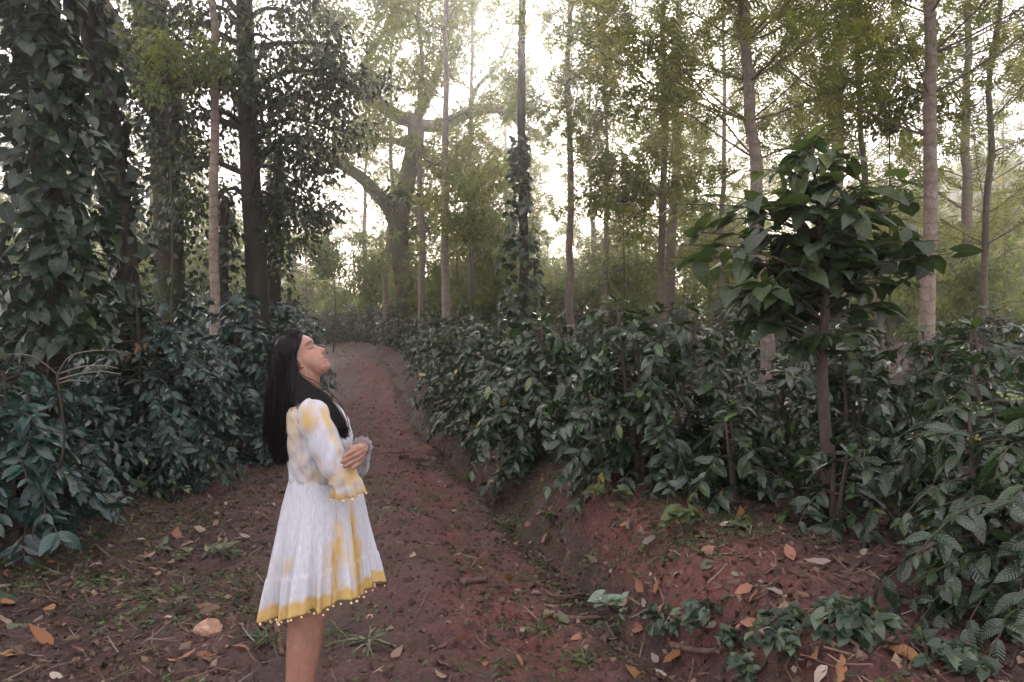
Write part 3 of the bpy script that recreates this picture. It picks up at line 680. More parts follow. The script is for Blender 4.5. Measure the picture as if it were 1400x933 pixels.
vine_tree([(233, 560), (232, 380), (228, 250), (224, 150), (206, 40), (186, -60), (170, -200)], 12.0, 38, [.4, .42, .45, .42, .3, .2, .2, .2], 2100,
          'forked mossy tree with lower trunk smothered in small vine leaves', 43, (.08, .14), 220, bark='bark_moss',
          extra=[([(224, 160, 0), (195, 110, .1), (165, 55, .2), (125, -10, .3), (60, -110, .4)], 36, 26), ([(222, 170, 0), (212, 80, -.1), (222, -40, -.2), (240, -140, -.3)], 26, 18)])
vine_tree([(306, 540), (306, 400), (306, 340), (308, 270)], 10.7, 14, [.3, .32, .28, .22, .12], 420,
          'short vine column round the foot of the slim pale ringed trunk', 44, (.07, .13), 120, f0=.1)
vine_tree([(375, 560), (376, 400), (376, 340), (378, 290), (380, 200)], 12.6, 16, [.26, .3, .28, .2, .1], 800,
          'narrow leafy vine column next to the big dark vine-hung tree', 45, (.07, .12), 100)

# crowns built of leaf clumps
added_shade_crown(RO, np.array(RO.location), 47, ((1.8, 7.5), (1.0, 7.5), (4.8, 7)), 3500, 7.0)  # unseen crown added over the bank to darken it
def dark_hung_tree():
    Y = 11.0; base = at(352, 560, Y); base[2] = gz(base[0], Y)
    t = thing('broadleaf_tree', base, 'big dark tree with dense drooping leafy crown over the verge coffee', 'tree'); rng = np.random.default_rng(51)
    sp = spline([np.array([0, 0, -.3])] + [at(x, y, Y) - base for x, y in ((352, 420), (350, 350), (343, 250), (338, 120), (334, 0), (330, -150))], 40)
    mb = MB(); tube(mb, sp, np.linspace(.18, .11, 40), 14, .1, .1); mb.build('trunk', M['bark_dark'], t)
    tips = [(190, 60, .5), (230, 110, -.4), (200, 170, .3), (260, 40, .6), (265, 150, -.6), (250, 220, .4), (300, 90, .8), (290, 200, .5), (380, 60, -.6), (400, 130, .6), (385, 200, -.7),
            (430, 90, .4), (420, 190, -.2), (450, 150, .6), (455, 60, .3), (410, 250, -.3), (440, 230, .4), (375, 270, .2), (470, 180, .2), (430, 290, -.3), (400, 20, .4), (300, 20, -.5), (270, 280, .6),
            (340, 100, -1.0), (360, 170, .9), (220, 0, 0), (350, -60, .5), (420, -60, 0), (250, -80, .4), (320, 160, .9), (465, 110, .3), (400, 310, .2), (245, 85, .2), (215, 130, .6)]
    C = []; Rr = []
    for x, y, dy in tips:
        p = at(x, y, Y + dy) - base; C.append(p); Rr.append(rng.uniform(.38, .62)); i = int(np.clip(np.argmin(np.abs(sp[:, 2] - (p[2] - .25))), 6, 39))
        b = MB(); mid = (sp[i] + p) / 2 + np.array([0, 0, .25]) + rng.normal(0, .1, 3); tube(b, spline([sp[i], mid, p], 9), np.linspace(.05, .012, 9), 6, .1); b.build('limb', M['bark_dark'], t)
        for q in range(2): C.append(p + rng.normal(0, .42, 3)); Rr.append(rng.uniform(.22, .4))
    mb = MB(); scatter(mb, BROAD, *clump_crown(C, Rr, 15000, (.075, .13), rng, BROAD, 'crown_dark', .5)); mb.build('crown', M['crown_dark'], t, stuff=True)
    return t
dht = dark_hung_tree()
for x, y, rz, s, lab in ((-5.6, 3.2, .4, 1.0, 'unseen dark leafy tree added to shade the verge beside the thick vine-clad trunk'), (-5.0, -1.2, 2.2, 1.1, 'unseen dark leafy tree added to shade the verge where the path begins'), (5.4, 2.2, 3.5, 1.0, 'unseen dark leafy tree added to shade the berry-bearing coffee bush'), (5.8, -2.0, 5.0, 1.1, 'unseen dark leafy tree added to shade the bank where the path begins')):  # unseen trees beside the camera, added to block sky light
    c = dht.copy(); COL.objects.link(c); c.location = (x, y, gz(x, y)); c.rotation_euler = (0, 0, rz); c.scale = (s, s, s); c['label'] = lab; c['group'] = 'unseen dark leafy trees added for shade round the path'
    for ch in dht.children: k = ch.copy(); COL.objects.link(k); k.parent = c

def old_tree():
    Y = 25.0; base = at(552, 500, Y); base[2] = gz(base[0], Y)
    t = thing('old_spreading_tree', base, 'huge old spreading tree with thick crooked mossy limbs in pale haze', 'tree'); rng = np.random.default_rng(61)
    g = lambda q: [at(x, y, Y + dy) - base for x, y, dy in q]
    mb = MB(); tube(mb, spline([np.array([0.1, 0, -.4])] + g([(555, 420, 0), (548, 350, 0), (546, 310, 0), (556, 250, 0), (568, 190, 0), (566, 160, 0)]), 40), np.interp(np.linspace(0, 1, 40), [0, .15, 1], [.42, .32, .27]), 16, .1, .08); mb.build('trunk', M['bark_moss'], t)
    limbs = [([(548, 330, 0), (535, 290, -.3), (515, 265, -.6), (490, 240, -1), (450, 215, -1.3), (420, 180, -1.5)], .3, .1), ([(566, 165, 0), (545, 160, .2), (515, 140, .5), (495, 130, .8)], .26, .2),
             ([(520, 142, .5), (508, 110, .5), (500, 85, .6), (520, 50, .8), (560, 25, 1)], .16, .05), ([(500, 132, .6), (470, 110, .5), (452, 85, .3), (465, 55, .2), (440, 10, 0)], .2, .07),
             ([(470, 110, .5), (430, 60, 0), (400, 20, 0)], .1, .04), ([(566, 170, 0), (600, 172, -.2), (640, 155, -.5), (672, 148, -.8), (700, 158, -1), (722, 175, -1.1), (740, 190, -1.2), (755, 178, -1.3)], .24, .06),
             ([(640, 155, -.5), (652, 120, -.3), (680, 90, 0), (700, 50, .2)], .1, .03), ([(566, 170, 0), (590, 120, .6), (610, 60, 1), (640, -20, 1.2)], .2, .07), ([(560, 196, 0), (530, 192, .4), (500, 196, .6), (480, 210, .8)], .13, .05),
             ([(575, 200, 0), (600, 240, 1), (640, 250, 1.5)], .13, .05), ([(500, 85, .6), (515, 60, .3), (540, 10, 0), (550, -60, 0)], .09, .04), ([(452, 85, .3), (420, 100, .3), (395, 90, .2)], .07, .03)]
    C = []; Rr = []
    for q, a, b in limbs:
        m2 = MB(); s = spline(g(q), 18); tube(m2, s, np.linspace(a, b, 18), 10, .1, .12); m2.build('limb', M['bark_moss'], t)
        for k in range(7):
            p = s[rng.integers(9, 18)] + np.array([rng.normal(0, .7), rng.normal(0, .7), rng.uniform(.1, 1.1)]); C.append(p); Rr.append(rng.uniform(.4, .8))
        for k in range(8): C.append(s[rng.integers(2, 18)] + rng.normal(0, .25, 3)); Rr.append(rng.uniform(.2, .45))
    for x, y in ((430, 20), (470, 30), (540, 20), (590, 30), (650, 20), (610, 90), (420, 150), (455, 150), (560, 100), (700, 30), (640, 215), (600, 235), (650, 250), (620, 270), (660, 290), (640, 310), (600, 290), (520, 80), (665, 60)):
        C.append(at(x, y, Y + rng.uniform(-1, 2)) - base); Rr.append(rng.uniform(.7, 1.15))
    for k in range(26):              # climbers and shoots up the trunk
        C.append(g([(rng.uniform(552, 598), rng.uniform(200, 430), rng.uniform(-.5, .6))])[0]); Rr.append(rng.uniform(.3, .6))
    mb = MB(); scatter(mb, BROAD, *clump_crown(C, Rr, 26000, (.1, .19), rng, BROAD, 'crown_moss', .3)); mb.build('crown', M['crown_moss'], t, stuff=True)
old_tree()

# yellow-green sapling foliage by the forked mossy tree
def leafy_sapling(px, py, Y, rpx, label, seed, mk='young', n=1500, group=None, squash=.8):
    c = at(px, py, Y); base = np.array([c[0], Y, gz(c[0], Y)]); t = thing('leafy_sapling', base, label, 'tree', group); rng = np.random.default_rng(seed)
    h = c[2] - base[2]; r = rpx / F_PX * Y; mb = MB(); sp = spline([(0, 0, -.1), (.06, .05, h * .5), (0, 0, h + r * .5)], 14); tube(mb, sp, np.linspace(.022, .008, 14), 6, .2); mb.build('trunk', M['bark_moss'], t)
    C = []; R = []; bm = MB()
    for k in range(26):
        d = nrm(rng.normal(0, 1, 3)) * r * rng.uniform(.2, 1.35) * [1, 1, squash]; p = np.array([0, 0, h]) + d; C.append(p); R.append(r * rng.uniform(.16, .42)); i = int(np.clip(np.argmin(np.abs(sp[:, 2] - p[2] + .2)), 3, 13)); tube(bm, np.stack([sp[i], (sp[i] + p) / 2 + [0, 0, .08], p]), [.012, .008, .004], 5, .2)
    bm.build('limbwork', M['twig'], t, stuff=True)
    mb = MB(); P, L, N, Sz, Rn = clump_crown(C, R, int(n * 2.2), (.05, .11), rng, BROAD, mk); scatter(mb, BROAD, P, L, N, Sz * (.6 + Y / 22), Rn); mb.build('crown', M[mk], t, stuff=True)
leafy_sapling(225, 60, 9.8, 85, 'bright yellow-green feathery young tree among the dark crown', 71, n=1000)
leafy_sapling(455, 350, 24, 60, 'pale green sapling beyond the end of the path on its verge side', 72, n=1600)
leafy_sapling(850, 262, 13.5, 75, 'feathery dark green sapling between slim brown tree and yellowish crown', 73, 'oak', 1100)
leafy_sapling(1215, 150, 10, 85, 'dark feathery sapling between the mottled trunk and the ringed trunk', 74, 'oak', 1000)
leafy_sapling(1330, 405, 13, 75, 'yellow-green shrub-like sapling behind the ringed trunk', 75, n=1700)
leafy_sapling(870, 375, 17, 60, 'yellow-green sapling behind the back rows near slim brown tree', 76, n=1500)
leafy_sapling(640, 300, 16, 75, 'dense dark sapling between the mottled whitish tree and dark pole tree', 77, 'oak', 1400)

# the misty wood behind: look-alike slender trees, one object each
FAR = [oak_parts(400 + k, 13, .09 + .02 * k, .16 + .05 * (k % 3), 'bark_brown', True, 36, 1.1, 9, fs=1.6) for k in range(5)]
ng = 0
rgf = np.random.default_rng(99)
for Y0, Y1, n in ((20, 28, 8), (28, 42, 16), (42, 70, 24)):
    for i in range(n):
        Y = rgf.uniform(Y0, Y1); px = -60 + 1520 * (i + rgf.random()) / n; x = (px - 700) / F_PX * Y
        u = x - float(centre(min(Y, 60)))
        if abs(u) < 2.2 and Y < 34: continue
        if 500 < px < 640 and Y < 26: continue
        stand(FAR[int(rgf.integers(5))], (x, Y, gz(x, Y)), ('slender feathery tree fading into the pale mist of the far wood', 'slender feathery tree half veiled by mist behind the coffee rows')[Y < 28],
              ('trees of the far misty wood', 'half-veiled trees behind the coffee')[Y < 28], rgf.uniform(0, 6.28), (rgf.normal(0, .02), rgf.normal(0, .02)), rgf.uniform(.7, 1.2))
for px, Y, k in ((985, 19.5, 1), (1150, 18, 3), (1320, 17, 4)):
    x = (px - 700) / F_PX * Y; stand(FAR[k], (x, Y, gz(x, Y)), 'slender feathery tree half veiled by mist behind the coffee rows', 'half-veiled trees behind the coffee', px * .37, (0, 0), .85)
LOW = [oak_parts(450 + k, 6.5, .05, .06, 'bark_brown', True, 34, .85, 11, fs=1.35, mk=('young', 'oak')[k % 2]) for k in range(4)]
for i in range(40):
    Y = rgf.uniform(23, 50); px = -40 + 1480 * (i + rgf.random()) / 40; x = (px - 700) / F_PX * Y
    if abs(x - float(centre(min(Y, 60)))) < 2.6 and Y < 33: continue
    stand(LOW[int(rgf.integers(4))], (x, Y, gz(x, Y)), 'short bushy feathery tree leafed to the ground in the hazy middle distance', 'short bushy trees of the hazy middle distance', rgf.uniform(0, 6.28), (rgf.normal(0, .03), rgf.normal(0, .03)), rgf.uniform(.65, 1.15), 'bushy_tree')
SHR = []
for k in range(4):
    rng = np.random.default_rng(600 + k); C = []; R = []
    for q in range(14): C.append((rng.normal(0, .55), rng.normal(0, .55), rng.uniform(.3, 1.9))); R.append(rng.uniform(.3, .55))
    mb = MB(); P, L, N, Sz, Rn = clump_crown(C, R, 2400, (.09, .17), rng, BROAD, 'young'); scatter(mb, BROAD, P, L, N, Sz, Rn)
    st = MB(); [tube(st, [(0, 0, -.1), (c[0] * .4, c[1] * .4, c[2] * .6), c], [.02, .014, .006], 5) for c in C[:6]]
    SHR.append((st.mesh('stems', M['twig']), mb.mesh('foliage', M['young'])))
for i in range(84):
    Y = rgf.uniform(20, 46); px = -20 + 1440 * (i + rgf.random()) / 84; x = (px - 700) / F_PX * Y
    if abs(x - float(centre(min(Y, 60)))) < 2.4 and Y < 33: continue
    t = thing('wild_shrub', (x, Y, gz(x, Y)), 'pale green wild shrub filling the hazy undergrowth below the far trees', 'shrub', 'shrubs of the far undergrowth', rgf.uniform(0, 6.28))
    s = rgf.uniform(.9, 2.1); t.scale = (s, s, s * rgf.uniform(.9, 1.3)); k = rgf.integers(4); link('stemwork', SHR[k][0], t, True); link('foliage', SHR[k][1], t, True)

# ------------------------------------------------------------------ litter, weeds, sticks and stones on the ground
rgl = np.random.default_rng(2024)
def gnormal(x, y, e=.04):
    hx_ = (height(x + e, y) - height(x - e, y)) / (2 * e); hy_ = (height(x, y + e) - height(x, y - e)) / (2 * e)
    return nrm(np.stack([-hx_, -hy_, np.ones_like(hx_)], -1))
def ground_spots(n, ymin, ymax, umin, umax, dens):
    X = []; Y = []
    while len(X) < n:
        y = ymin * (ymax / ymin) ** rgl.random(n * 3); u = rgl.uniform(umin, umax, n * 3); x = u + centre(y)
        px, py = proj(np.stack([x, y, y * 0 + .1], 1)); keep = (px > -60) & (px < 1460) & (rgl.random(n * 3) < dens(x, y, u))
        X += list(x[keep]); Y += list(y[keep])
    return np.array(X[:n]), np.array(Y[:n])
edge_d = lambda x, y, u: np.clip(.25 + .9 * sstep(.55, 1.2, np.abs(u)) + .9 * fbm(x * 1.7, y * 1.7, 3, 81), .05, 1)
def litter(name, label, n, tpls, mk, size, ymin, ymax, umin, umax, dens, tilt=.45, lift=.006, rn=(2, 2)):
    x, y = ground_spots(n, ymin, ymax, umin, umax, dens); N = nrm(gnormal(x, y) + rgl.normal(0, tilt, (n, 3)) * [1, 1, .3])
    th = rgl.uniform(0, 6.28, n); L = np.stack([np.cos(th), np.sin(th), th * 0], 1); L = nrm(L - N * np.sum(L * N, 1, keepdims=True))
    sz = rgl.uniform(size[0], size[1], n) * (1 + .5 * (rgl.random(n) ** 4)); P = np.stack([x, y, height(x, y) + lift], 1) - L * (sz * .5)[:, None]; mb = MB()
    rr = rgl.beta(*rn, n); k = rgl.integers(0, len(tpls), n)
    for i, tp in enumerate(tpls): s = k == i; scatter(mb, tp, P[s], L[s], N[s], sz[s], rr[s])
    o = mb.build(name, M[mk], stuff=True); o['label'] = label; o['category'] = 'litter'; return o
SCRAP = [leaf_tpl([0, .3, .7, 1], [.3, 1, .7, 0], fold=f, droop=d, wave=.05, width=w) for f, d, w in ((.6, .3, .6), (-.5, -.3, .8), (.2, .5, .4))]
STRAW = [leaf_tpl([0, .5, 1], [1, 1, .6], across=(-1, 1), fold=0, droop=d, width=.045) for d in (.15, -.2)]
BLADE = [leaf_tpl([0, .4, .75, 1], [.7, 1, .6, 0], across=(-1, 0, 1), fold=.4, droop=d, width=.06) for d in (.5, .9)]
litter('leaf_litter', 'scattered scraps of dead brown leaves over the soil', 20000, SCRAP, 'dry', (.014, .062), 2.45, 27, -5, 3.6, edge_d, .5, .004, (1.4, 2.6))
litter('straw_litter', 'fine dry stalks and needles strewn over path and bank', 9000, STRAW, 'dry', (.04, .14), 2.45, 12, -4.5, 3.4, edge_d, .3, .006, (2, 2))
litter('low_weeds', 'thin patches of tiny green weeds on the verges', 20000, [BROAD], 'weed', (.012, .045), 2.45, 27, -4.5, 3.4, lambda x, y, u: np.clip(sstep(.02, .3, fbm(x * 1.1 + 5, y * 1.1, 3, 83)) * (.3 + .9 * sstep(.5, 1.6, np.abs(u))), 0, 1), .7, .012)
litter('bank_grass', 'sparse short grass along the top of the bank', 9000, BLADE, 'weed', (.04, .11), 4.2, 20, 1.0, 2.6, lambda x, y, u: np.clip(sstep(-.1, .2, fbm(x * .9 + 2, y * .9, 2, 84)), 0, 1), .9, .01)
# soil crumbs
x, y = ground_spots(7000, 2.45, 12, -4.5, 3.2, lambda x, y, u: np.clip(.5 + fbm(x * 2, y * 2, 2, 85), .1, 1)); mb = MB(); CR = MB(); blob(CR, (0, 0, 0), 1, n=4, m=2); cv = CR.v[0] * (1 + .35 * (rgl.random((len(CR.v[0]), 1)) - .5)); cf = CR.l[0].reshape(-1, 4)
th = rgl.uniform(0, 6.28, 7000); scatter(mb, (cv, [cf], np.zeros((len(cv), 3))), np.stack([x, y, height(x, y)], 1), np.stack([np.cos(th), np.sin(th), th * 0], 1), np.tile([0, 0, 1.], (7000, 1)), rgl.uniform(.003, .014, 7000) * (1 + 2.2 * rgl.random(7000) ** 6), rgl.random(7000))
o = mb.build('soil_crumbs', M['path'], stuff=True); o['label'] = 'loose crumbs of red soil on the path'; o['category'] = 'soil'

# fallen leaves that can be picked out one by one
for nm in ('dry', 'dry_orange', 'dry_brick', 'dry_pale', 'wilted', 'creeper', 'weed'): leaf_mesh('f_' + nm, DRY, nm)
def fallen(px, py, lpx, mk, label, ang=None, group=None, flat=.25, w=None):
    p = gat(px, py); Y = p[1]; sz = lpx / F_PX * Y; n = nrm(gnormal(p[0:1], p[1:2])[0] + rgl.normal(0, flat, 3) * [1, 1, .2]); a = rgl.uniform(0, 6.28) if ang is None else ang
    L = np.array([math.cos(a), math.sin(a), 0]); L = nrm(L - n * (L @ n)); R = frames(L[None], n[None])[0]; me = LEAFMESH['f_' + mk]
    o = link('fallen_leaf', me[int(rgl.integers(len(me)))][1]); o.rotation_mode = 'QUATERNION'; o.rotation_quaternion = Matrix(R.tolist()).to_quaternion()
    o.location = p + n * (.012 + .05 * sz) - L * sz * .5; o.scale = (sz, sz * (w or rgl.uniform(.8, 1.3)), sz); return tag(o, label, 'leaf', group)
fallen(60, 876, 42, 'dry_orange', 'long orange fallen leaf on dark soil near the pale stone', 2.7, w=.7)
fallen(664, 899, 34, 'dry_orange', 'flat rust-orange fallen leaf alone on the bare red path', .1, w=1.5, flat=.05)
fallen(1226, 907, 52, 'dry_orange', 'large curled orange-brown fallen leaf under the low grey-green bush', 2.0, w=1.5)
fallen(1110, 912, 48, 'dry_brick', 'rust-coloured fallen leaf standing among the creeping plants', 1.6, w=1.3, flat=.6)
fallen(1150, 926, 42, 'dry_orange', 'curled tan fallen leaf among the creeping plants', .6)
fallen(870, 928, 40, 'dry_orange', 'broad yellow-brown fallen leaf where path meets bank', .3, w=1.3)
fallen(880, 808, 24, 'dry_brick', 'rust leaf lying on top of the pale creeping sprig', 1.2, w=1.2)
fallen(903, 806, 20, 'dry_orange', 'orange leaf lying beside the pale creeping sprig', .4)
fallen(1060, 803, 30, 'dry_pale', 'pale narrow curled leaf on the bare red bank', 1.0, w=.6)
fallen(1017, 708, 22, 'dry_orange', 'orange fallen leaf at top of the bare red bank', .9)
fallen(888, 697, 20, 'dry_orange', 'orange leaf caught under the tall full coffee bush', .5)
fallen(144, 792, 36, 'dry_pale', 'greyish white fallen leaf on the dark verge soil', .2)
fallen(15, 822, 44, 'creeper', 'fresh yellow-green fallen leaf on the dark verge soil', .3)
fallen(140, 741, 26, 'creeper', 'fresh green fallen leaf by the wilted branch', .3)
fallen(215, 780, 24, 'dry_orange', 'small orange leaf beside the wilted branch', .1, w=.7)
fallen(250, 845, 28, 'dry_pale', 'pale tan leaf just behind the pale stone', -.3, w=.7)
fallen(165, 834, 34, 'dry_brick', 'dull rust leaf beside the fern-like dry frond', 2.2)
fallen(225, 832, 28, 'dry_brick', 'dull pinkish leaf lying toward the pale stone', .5)
fallen(255, 905, 26, 'dry_brick', 'rust leaf in front of the pale stone', 1.0)
fallen(280, 900, 24, 'dry_brick', 'second rust leaf in front of the pale stone', .2)
fallen(543, 628, 40, 'dry_pale', 'long pale leaf lying across the path behind the woman', .2, w=.5)
fallen(572, 638, 34, 'dry_pale', 'pale brown leaf next to the long pale leaf on the path', -.2)
fallen(590, 770, 20, 'dry_pale', 'small whitish leaf on the wet middle of the path', .4)
fallen(865, 720, 22, 'dry_pale', 'pale leaf at the edge of the bank below the tall full coffee bush', .8)
fallen(735, 815, 22, 'dry_pale', 'pale split leaf by the gully at foot of the bank', .5)
fallen(700, 790, 24, 'dry_orange', 'light orange leaf by the dark stub of wood', .8)
NAMES = {'dry': 'brown', 'dry_brick': 'rust-red', 'dry_pale': 'pale grey-tan', 'dry_orange': 'orange-tan', 'wilted': 'greenish wilted'}
cnt = 0
while cnt < 210:
    px = rgl.uniform(0, 1400); py = 560 + 370 * rgl.random() ** .75; p = gat(px, py); u = p[0] - float(centre(p[1]))
    if u > 3 or p[1] > 11 or rgl.random() > float(edge_d(p[0], p[1], np.array(u))): continue
    mk = rgl.choice(['dry', 'dry', 'dry', 'dry', 'dry_brick', 'dry_brick', 'dry_pale', 'dry_orange', 'wilted']); where = 'on the trodden path' if abs(u) < 1.1 else ('on the red bank slope' if u > 0 else 'on the dark verge soil')
    fallen(px, py, rgl.uniform(12, 30) * (.5 + .5 * 4.5 / p[1]), mk, 'small %s fallen leaf lying loose %s' % (NAMES[mk], where), None, '%s fallen leaves %s' % (NAMES[mk], where)); cnt += 1

# pale stone
def stone(px, py, wpx, label, mk, name='stone', sq=.75):
    p = gat(px, py); r = wpx / F_PX * p[1] * .5; mb = MB(); blob(mb, (0, 0, 0), 1, n=14, m=9); v = mb.v[0]; d = nrm(v)
    for k in range(9):               # chip flat facets
        a = nrm(rgl.normal(0, 1, 3)); c = rgl.uniform(.62, .85); e = d @ a * np.linalg.norm(v, axis=1) - c; v = v - np.clip(e, 0, None)[:, None] * a
    v = v * (1 + .06 * (rgl.random((len(v), 1)) - .5)); mb.v[0] = v * np.array([1, .8, sq]) * r
    o = mb.build(name, mk, smooth=False); o.location = (p[0], p[1], p[2] + r * .35); o.rotation_euler = (0, 0, rgl.uniform(0, 6)); return tag(o, label, 'stone')
m, n, l, bs = mat('pale_stone'); l.new(ramp(n, l, texn(n, l, 25, 6, .7), [(.3, (.2, .1, .065)), (.55, (.38, .23, .16)), (.75, (.52, .36, .27))]), bs.inputs['Base Color']); bs.inputs['Roughness'].default_value = .85; bump(n, l, bs, texn(n, l, 60, 5), .5, .01); M['stone'] = m
stone(285, 866, 42, 'fist-sized pale orange-brown stone on the soil near the woman', m)
for i, (px, py, w) in enumerate(((505, 845, 12), (620, 700, 11), (1010, 870, 12))): stone(px, py, w, ('small stone beside the dry grass tuft', 'small stone in the wheel rut', 'small stone at the foot of the bare bank')[i], m, 'pebble', .6)

# sticks
def stick(pts, w, label, mk='deadwood'):
    P = [gat(x, y) for x, y in pts]; base = P[0].copy(); r = w / F_PX * base[1] * .5; q = spline([p - base + [0, 0, r * .7] for p in P], 14) + rgl.normal(0, r * .12, (14, 3)); mb = MB(); tube(mb, q, np.linspace(r, r * .7, 14), 8, .3, .2)
    o = mb.build('stick', M[mk]); o.location = base; return tag(o, label, 'stick')
stick([(757, 852), (790, 851), (822, 850)], 8, 'short brown stick pointing at the pale creeping sprig')
stick([(632, 802), (650, 799), (666, 800)], 10, 'dark stubby piece of wood on the path')
stick([(915, 880), (945, 893), (985, 908)], 10, 'thick brown stick among the creeping plants')
stick([(1020, 868), (1037, 880), (1052, 892)], 10, 'broken light brown stick end by the creeping plants', 'twig')
stick([(378, 868), (382, 885), (386, 902)], 8, 'short brown stick beside the leg of the woman')
stick([(130, 752), (165, 780), (200, 801)], 4, 'thin crooked dark twig on the verge soil')
stick([(735, 800), (760, 815), (800, 810)], 5, 'thin twig across the gully')
stick([(895, 790), (905, 815), (915, 838)], 3, 'thin pale stalk beside the creeping plants', 'twig_pale')
stick([(528, 617), (545, 622), (560, 626)], 4, 'brown stick lying across the path behind the woman')
stick([(590, 812), (575, 830), (560, 850)], 3, 'thin dark twig in the dry grass tuft')
stick([(1215, 665), (1290, 655), (1380, 640)], 4, 'long thin stalk along ground below the berry-bearing bush', 'twig')
stick([(240, 905), (300, 918), (330, 931)], 4, 'thin twig in front of the pale stone')

# tufts, sprigs, creeping plants: a thing each, leaf by leaf
def tuft(px, py, hpx, n, label, mk='weed', group=None, spread=1.0):
    p = gat(px, py); t = thing('grass_tuft', p, label, 'grass', group); s = hpx / F_PX * p[1]; th = rgl.uniform(0, 6.28, n); L = nrm(np.stack([np.cos(th) * spread, np.sin(th) * spread, rgl.uniform(.25, 1.2, n)], 1)); N = nrm(np.stack([-np.cos(th), -np.sin(th), rgl.uniform(.3, 1.5, n)], 1))
    mb = MB(); scatter(mb, BLADE[0], rgl.normal(0, s * .12, (n, 3)) * [1, 1, 0], L, N, s * rgl.uniform(.6, 1.3, n), rgl.random(n)); mb.build('blades', M[mk], t, stuff=True)
tuft(362, 885, 42, 46, 'small green grass tuft beside the short brown stick'); tuft(505, 878, 46, 40, 'dry yellowish grass tuft at the feet of the woman', 'wilted', None, 1.8); tuft(568, 697, 22, 34, 'green weed tuft on the crown of the path')
tuft(690, 724, 26, 40, 'grass tuft on the edge of the gully'); tuft(745, 868, 34, 40, 'dark grass tuft below the short brown stick'); tuft(460, 868, 34, 36, 'flattened grass tuft right behind the leg', 'weed', None, 2); tuft(640, 660, 24, 40, 'grass tuft on the crumbling bank edge'); tuft(800, 905, 34, 40, 'low fine grass tuft between path and creeping plants')
for k in range(26):
    px, py = rgl.uniform(440, 900), rgl.uniform(560, 930); tuft(px, py, rgl.uniform(14, 26), 18, 'little patch of thin grass sprouting from the soil', 'weed', 'little grass patches', 1.4)
def sprig(px, py, wpx, n, mk, label, h=.5, size=(.03, .058), tpl=HEART, name='creeping_plant', cat='plant', stemmat='twig', key=None, droop=-.1):
    p = gat(px, py); r = wpx / F_PX * p[1] * .5; t = thing(name, p, label, cat); P = []; L = []; N = []
    for k in range(max(3, n // 7)):
        th = rgl.uniform(0, 6.28); e = np.array([math.cos(th) * r, math.sin(th) * r * .7, r * h * rgl.uniform(.4, 1.1)]); q = spline([(0, 0, -.01), e * [.5, .5, 1.0], e * [1, 1, .8]], 9); mb = MB(); tube(mb, q, np.linspace(.004, .002, 9), 5); mb.build('stem', M[stemmat], t)
        for j in range(7):
            a = q[rgl.integers(3, 9)]; P.append(a + rgl.normal(0, .01, 3)); L.append(nrm(np.array([math.cos(th), math.sin(th), 0]) + rgl.normal(0, .8, 3) * [1, 1, .5] + [0, 0, droop])); N.append(nrm(np.array([0, -.25, 1.]) + rgl.normal(0, .4, 3)))
    k = len(P); put_leaves(t, leaf_mesh(key or mk, tpl, mk), np.array(P), np.array(L), np.array(N), rgl.uniform(size[0], size[1], k), rgl.random(k), rgl)
M['silver'] = leaf_mat('silvery_leaf', [(0, (.12, .17, .12)), (.6, (.22, .28, .2)), (1, (.36, .4, .33))], .5, .25)
sprig(846, 838, 62, 42, 'silver', 'pale silvery-leaved creeping sprig lying beside the short brown stick', .7, (.05, .085))
sprig(908, 860, 70, 84, 'creeper', 'creeping plant next to the pale silvery sprig', .7)
sprig(968, 868, 90, 105, 'creeper', 'bushy creeping plant grown round the thick brown stick', .8)
sprig(1000, 905, 70, 70, 'creeper', 'creeping plant in front of the broken stick end', .6)
sprig(1075, 905, 90, 98, 'creeper', 'creeping plant with the rust-coloured leaf standing in it', .8)
sprig(1165, 890, 110, 126, 'creeper', 'tallest creeping plant near the large curled orange-brown leaf', .9, (.035, .068))
sprig(1100, 855, 50, 35, 'creeper', 'small creeping plant at the foot of the bare bank', .6)
sprig(1030, 930, 60, 42, 'creeper', 'creeping plant nearest the path side of the weeds', .6)
sprig(1270, 915, 90, 56, 'creeper', 'dark creeping plant beneath the low grey-green bush', .6)
sprig(1340, 925, 90, 56, 'creeper', 'dark creeping plant past the low grey-green bush', .6)
sprig(938, 738, 56, 42, 'weed', 'small dark seedling on the brow of the bank', 1.2, (.05, .08), HEART, 'seedling')
sprig(830, 690, 50, 35, 'weed', 'small weed under the tall full coffee bush beside path', .8, (.04, .07), HEART, 'seedling')
sprig(1010, 730, 40, 28, 'weed', 'tiny seedling on the bare red bank', .6, (.04, .06), HEART, 'seedling')
sprig(215, 675, 90, 63, 'silver', 'pale weed growing at the edge of verge below the bluish bushes', .7, (.05, .09), COFFEE_HI, 'verge_weed', key='silver_c')
sprig(165, 650, 80, 49, 'wilted', 'fading weed under the low open coffee bush', .6, (.05, .09), COFFEE_HI, 'verge_weed', key='wilted_c')
sprig(285, 768, 70, 42, 'wilted', 'wilted leafy branch lying on dark soil beside the woman', .35, (.06, .1), DRY, 'wilted_branch', 'branch', key='wilted_d')
sprig(225, 762, 60, 35, 'wilted', 'second wilted leafy twig lying before the verge weeds', .3, (.05, .09), DRY, 'wilted_branch', 'branch', key='wilted_d')
sprig(760, 720, 40, 28, 'weed', 'little weed clinging to the crumbling bank edge', .7, (.03, .06), HEART, 'seedling')
sprig(1290, 790, 60, 49, 'weed', 'dark leafy weed between bare bank and low bush', .9, (.06, .09), HEART, 'seedling')
def dry_frond(px, py, lpx, ang, label):
    p = gat(px, py); t = tag(MB().add(*frond_tpl(16, .16, .03, .05, .3)).build('dry_frond', M['dry']), label, 'frond'); s = lpx / F_PX * p[1]; t.location = p + [0, 0, .025]; t.scale = (s, s, s); t.rotation_euler = (.1, 0, ang)
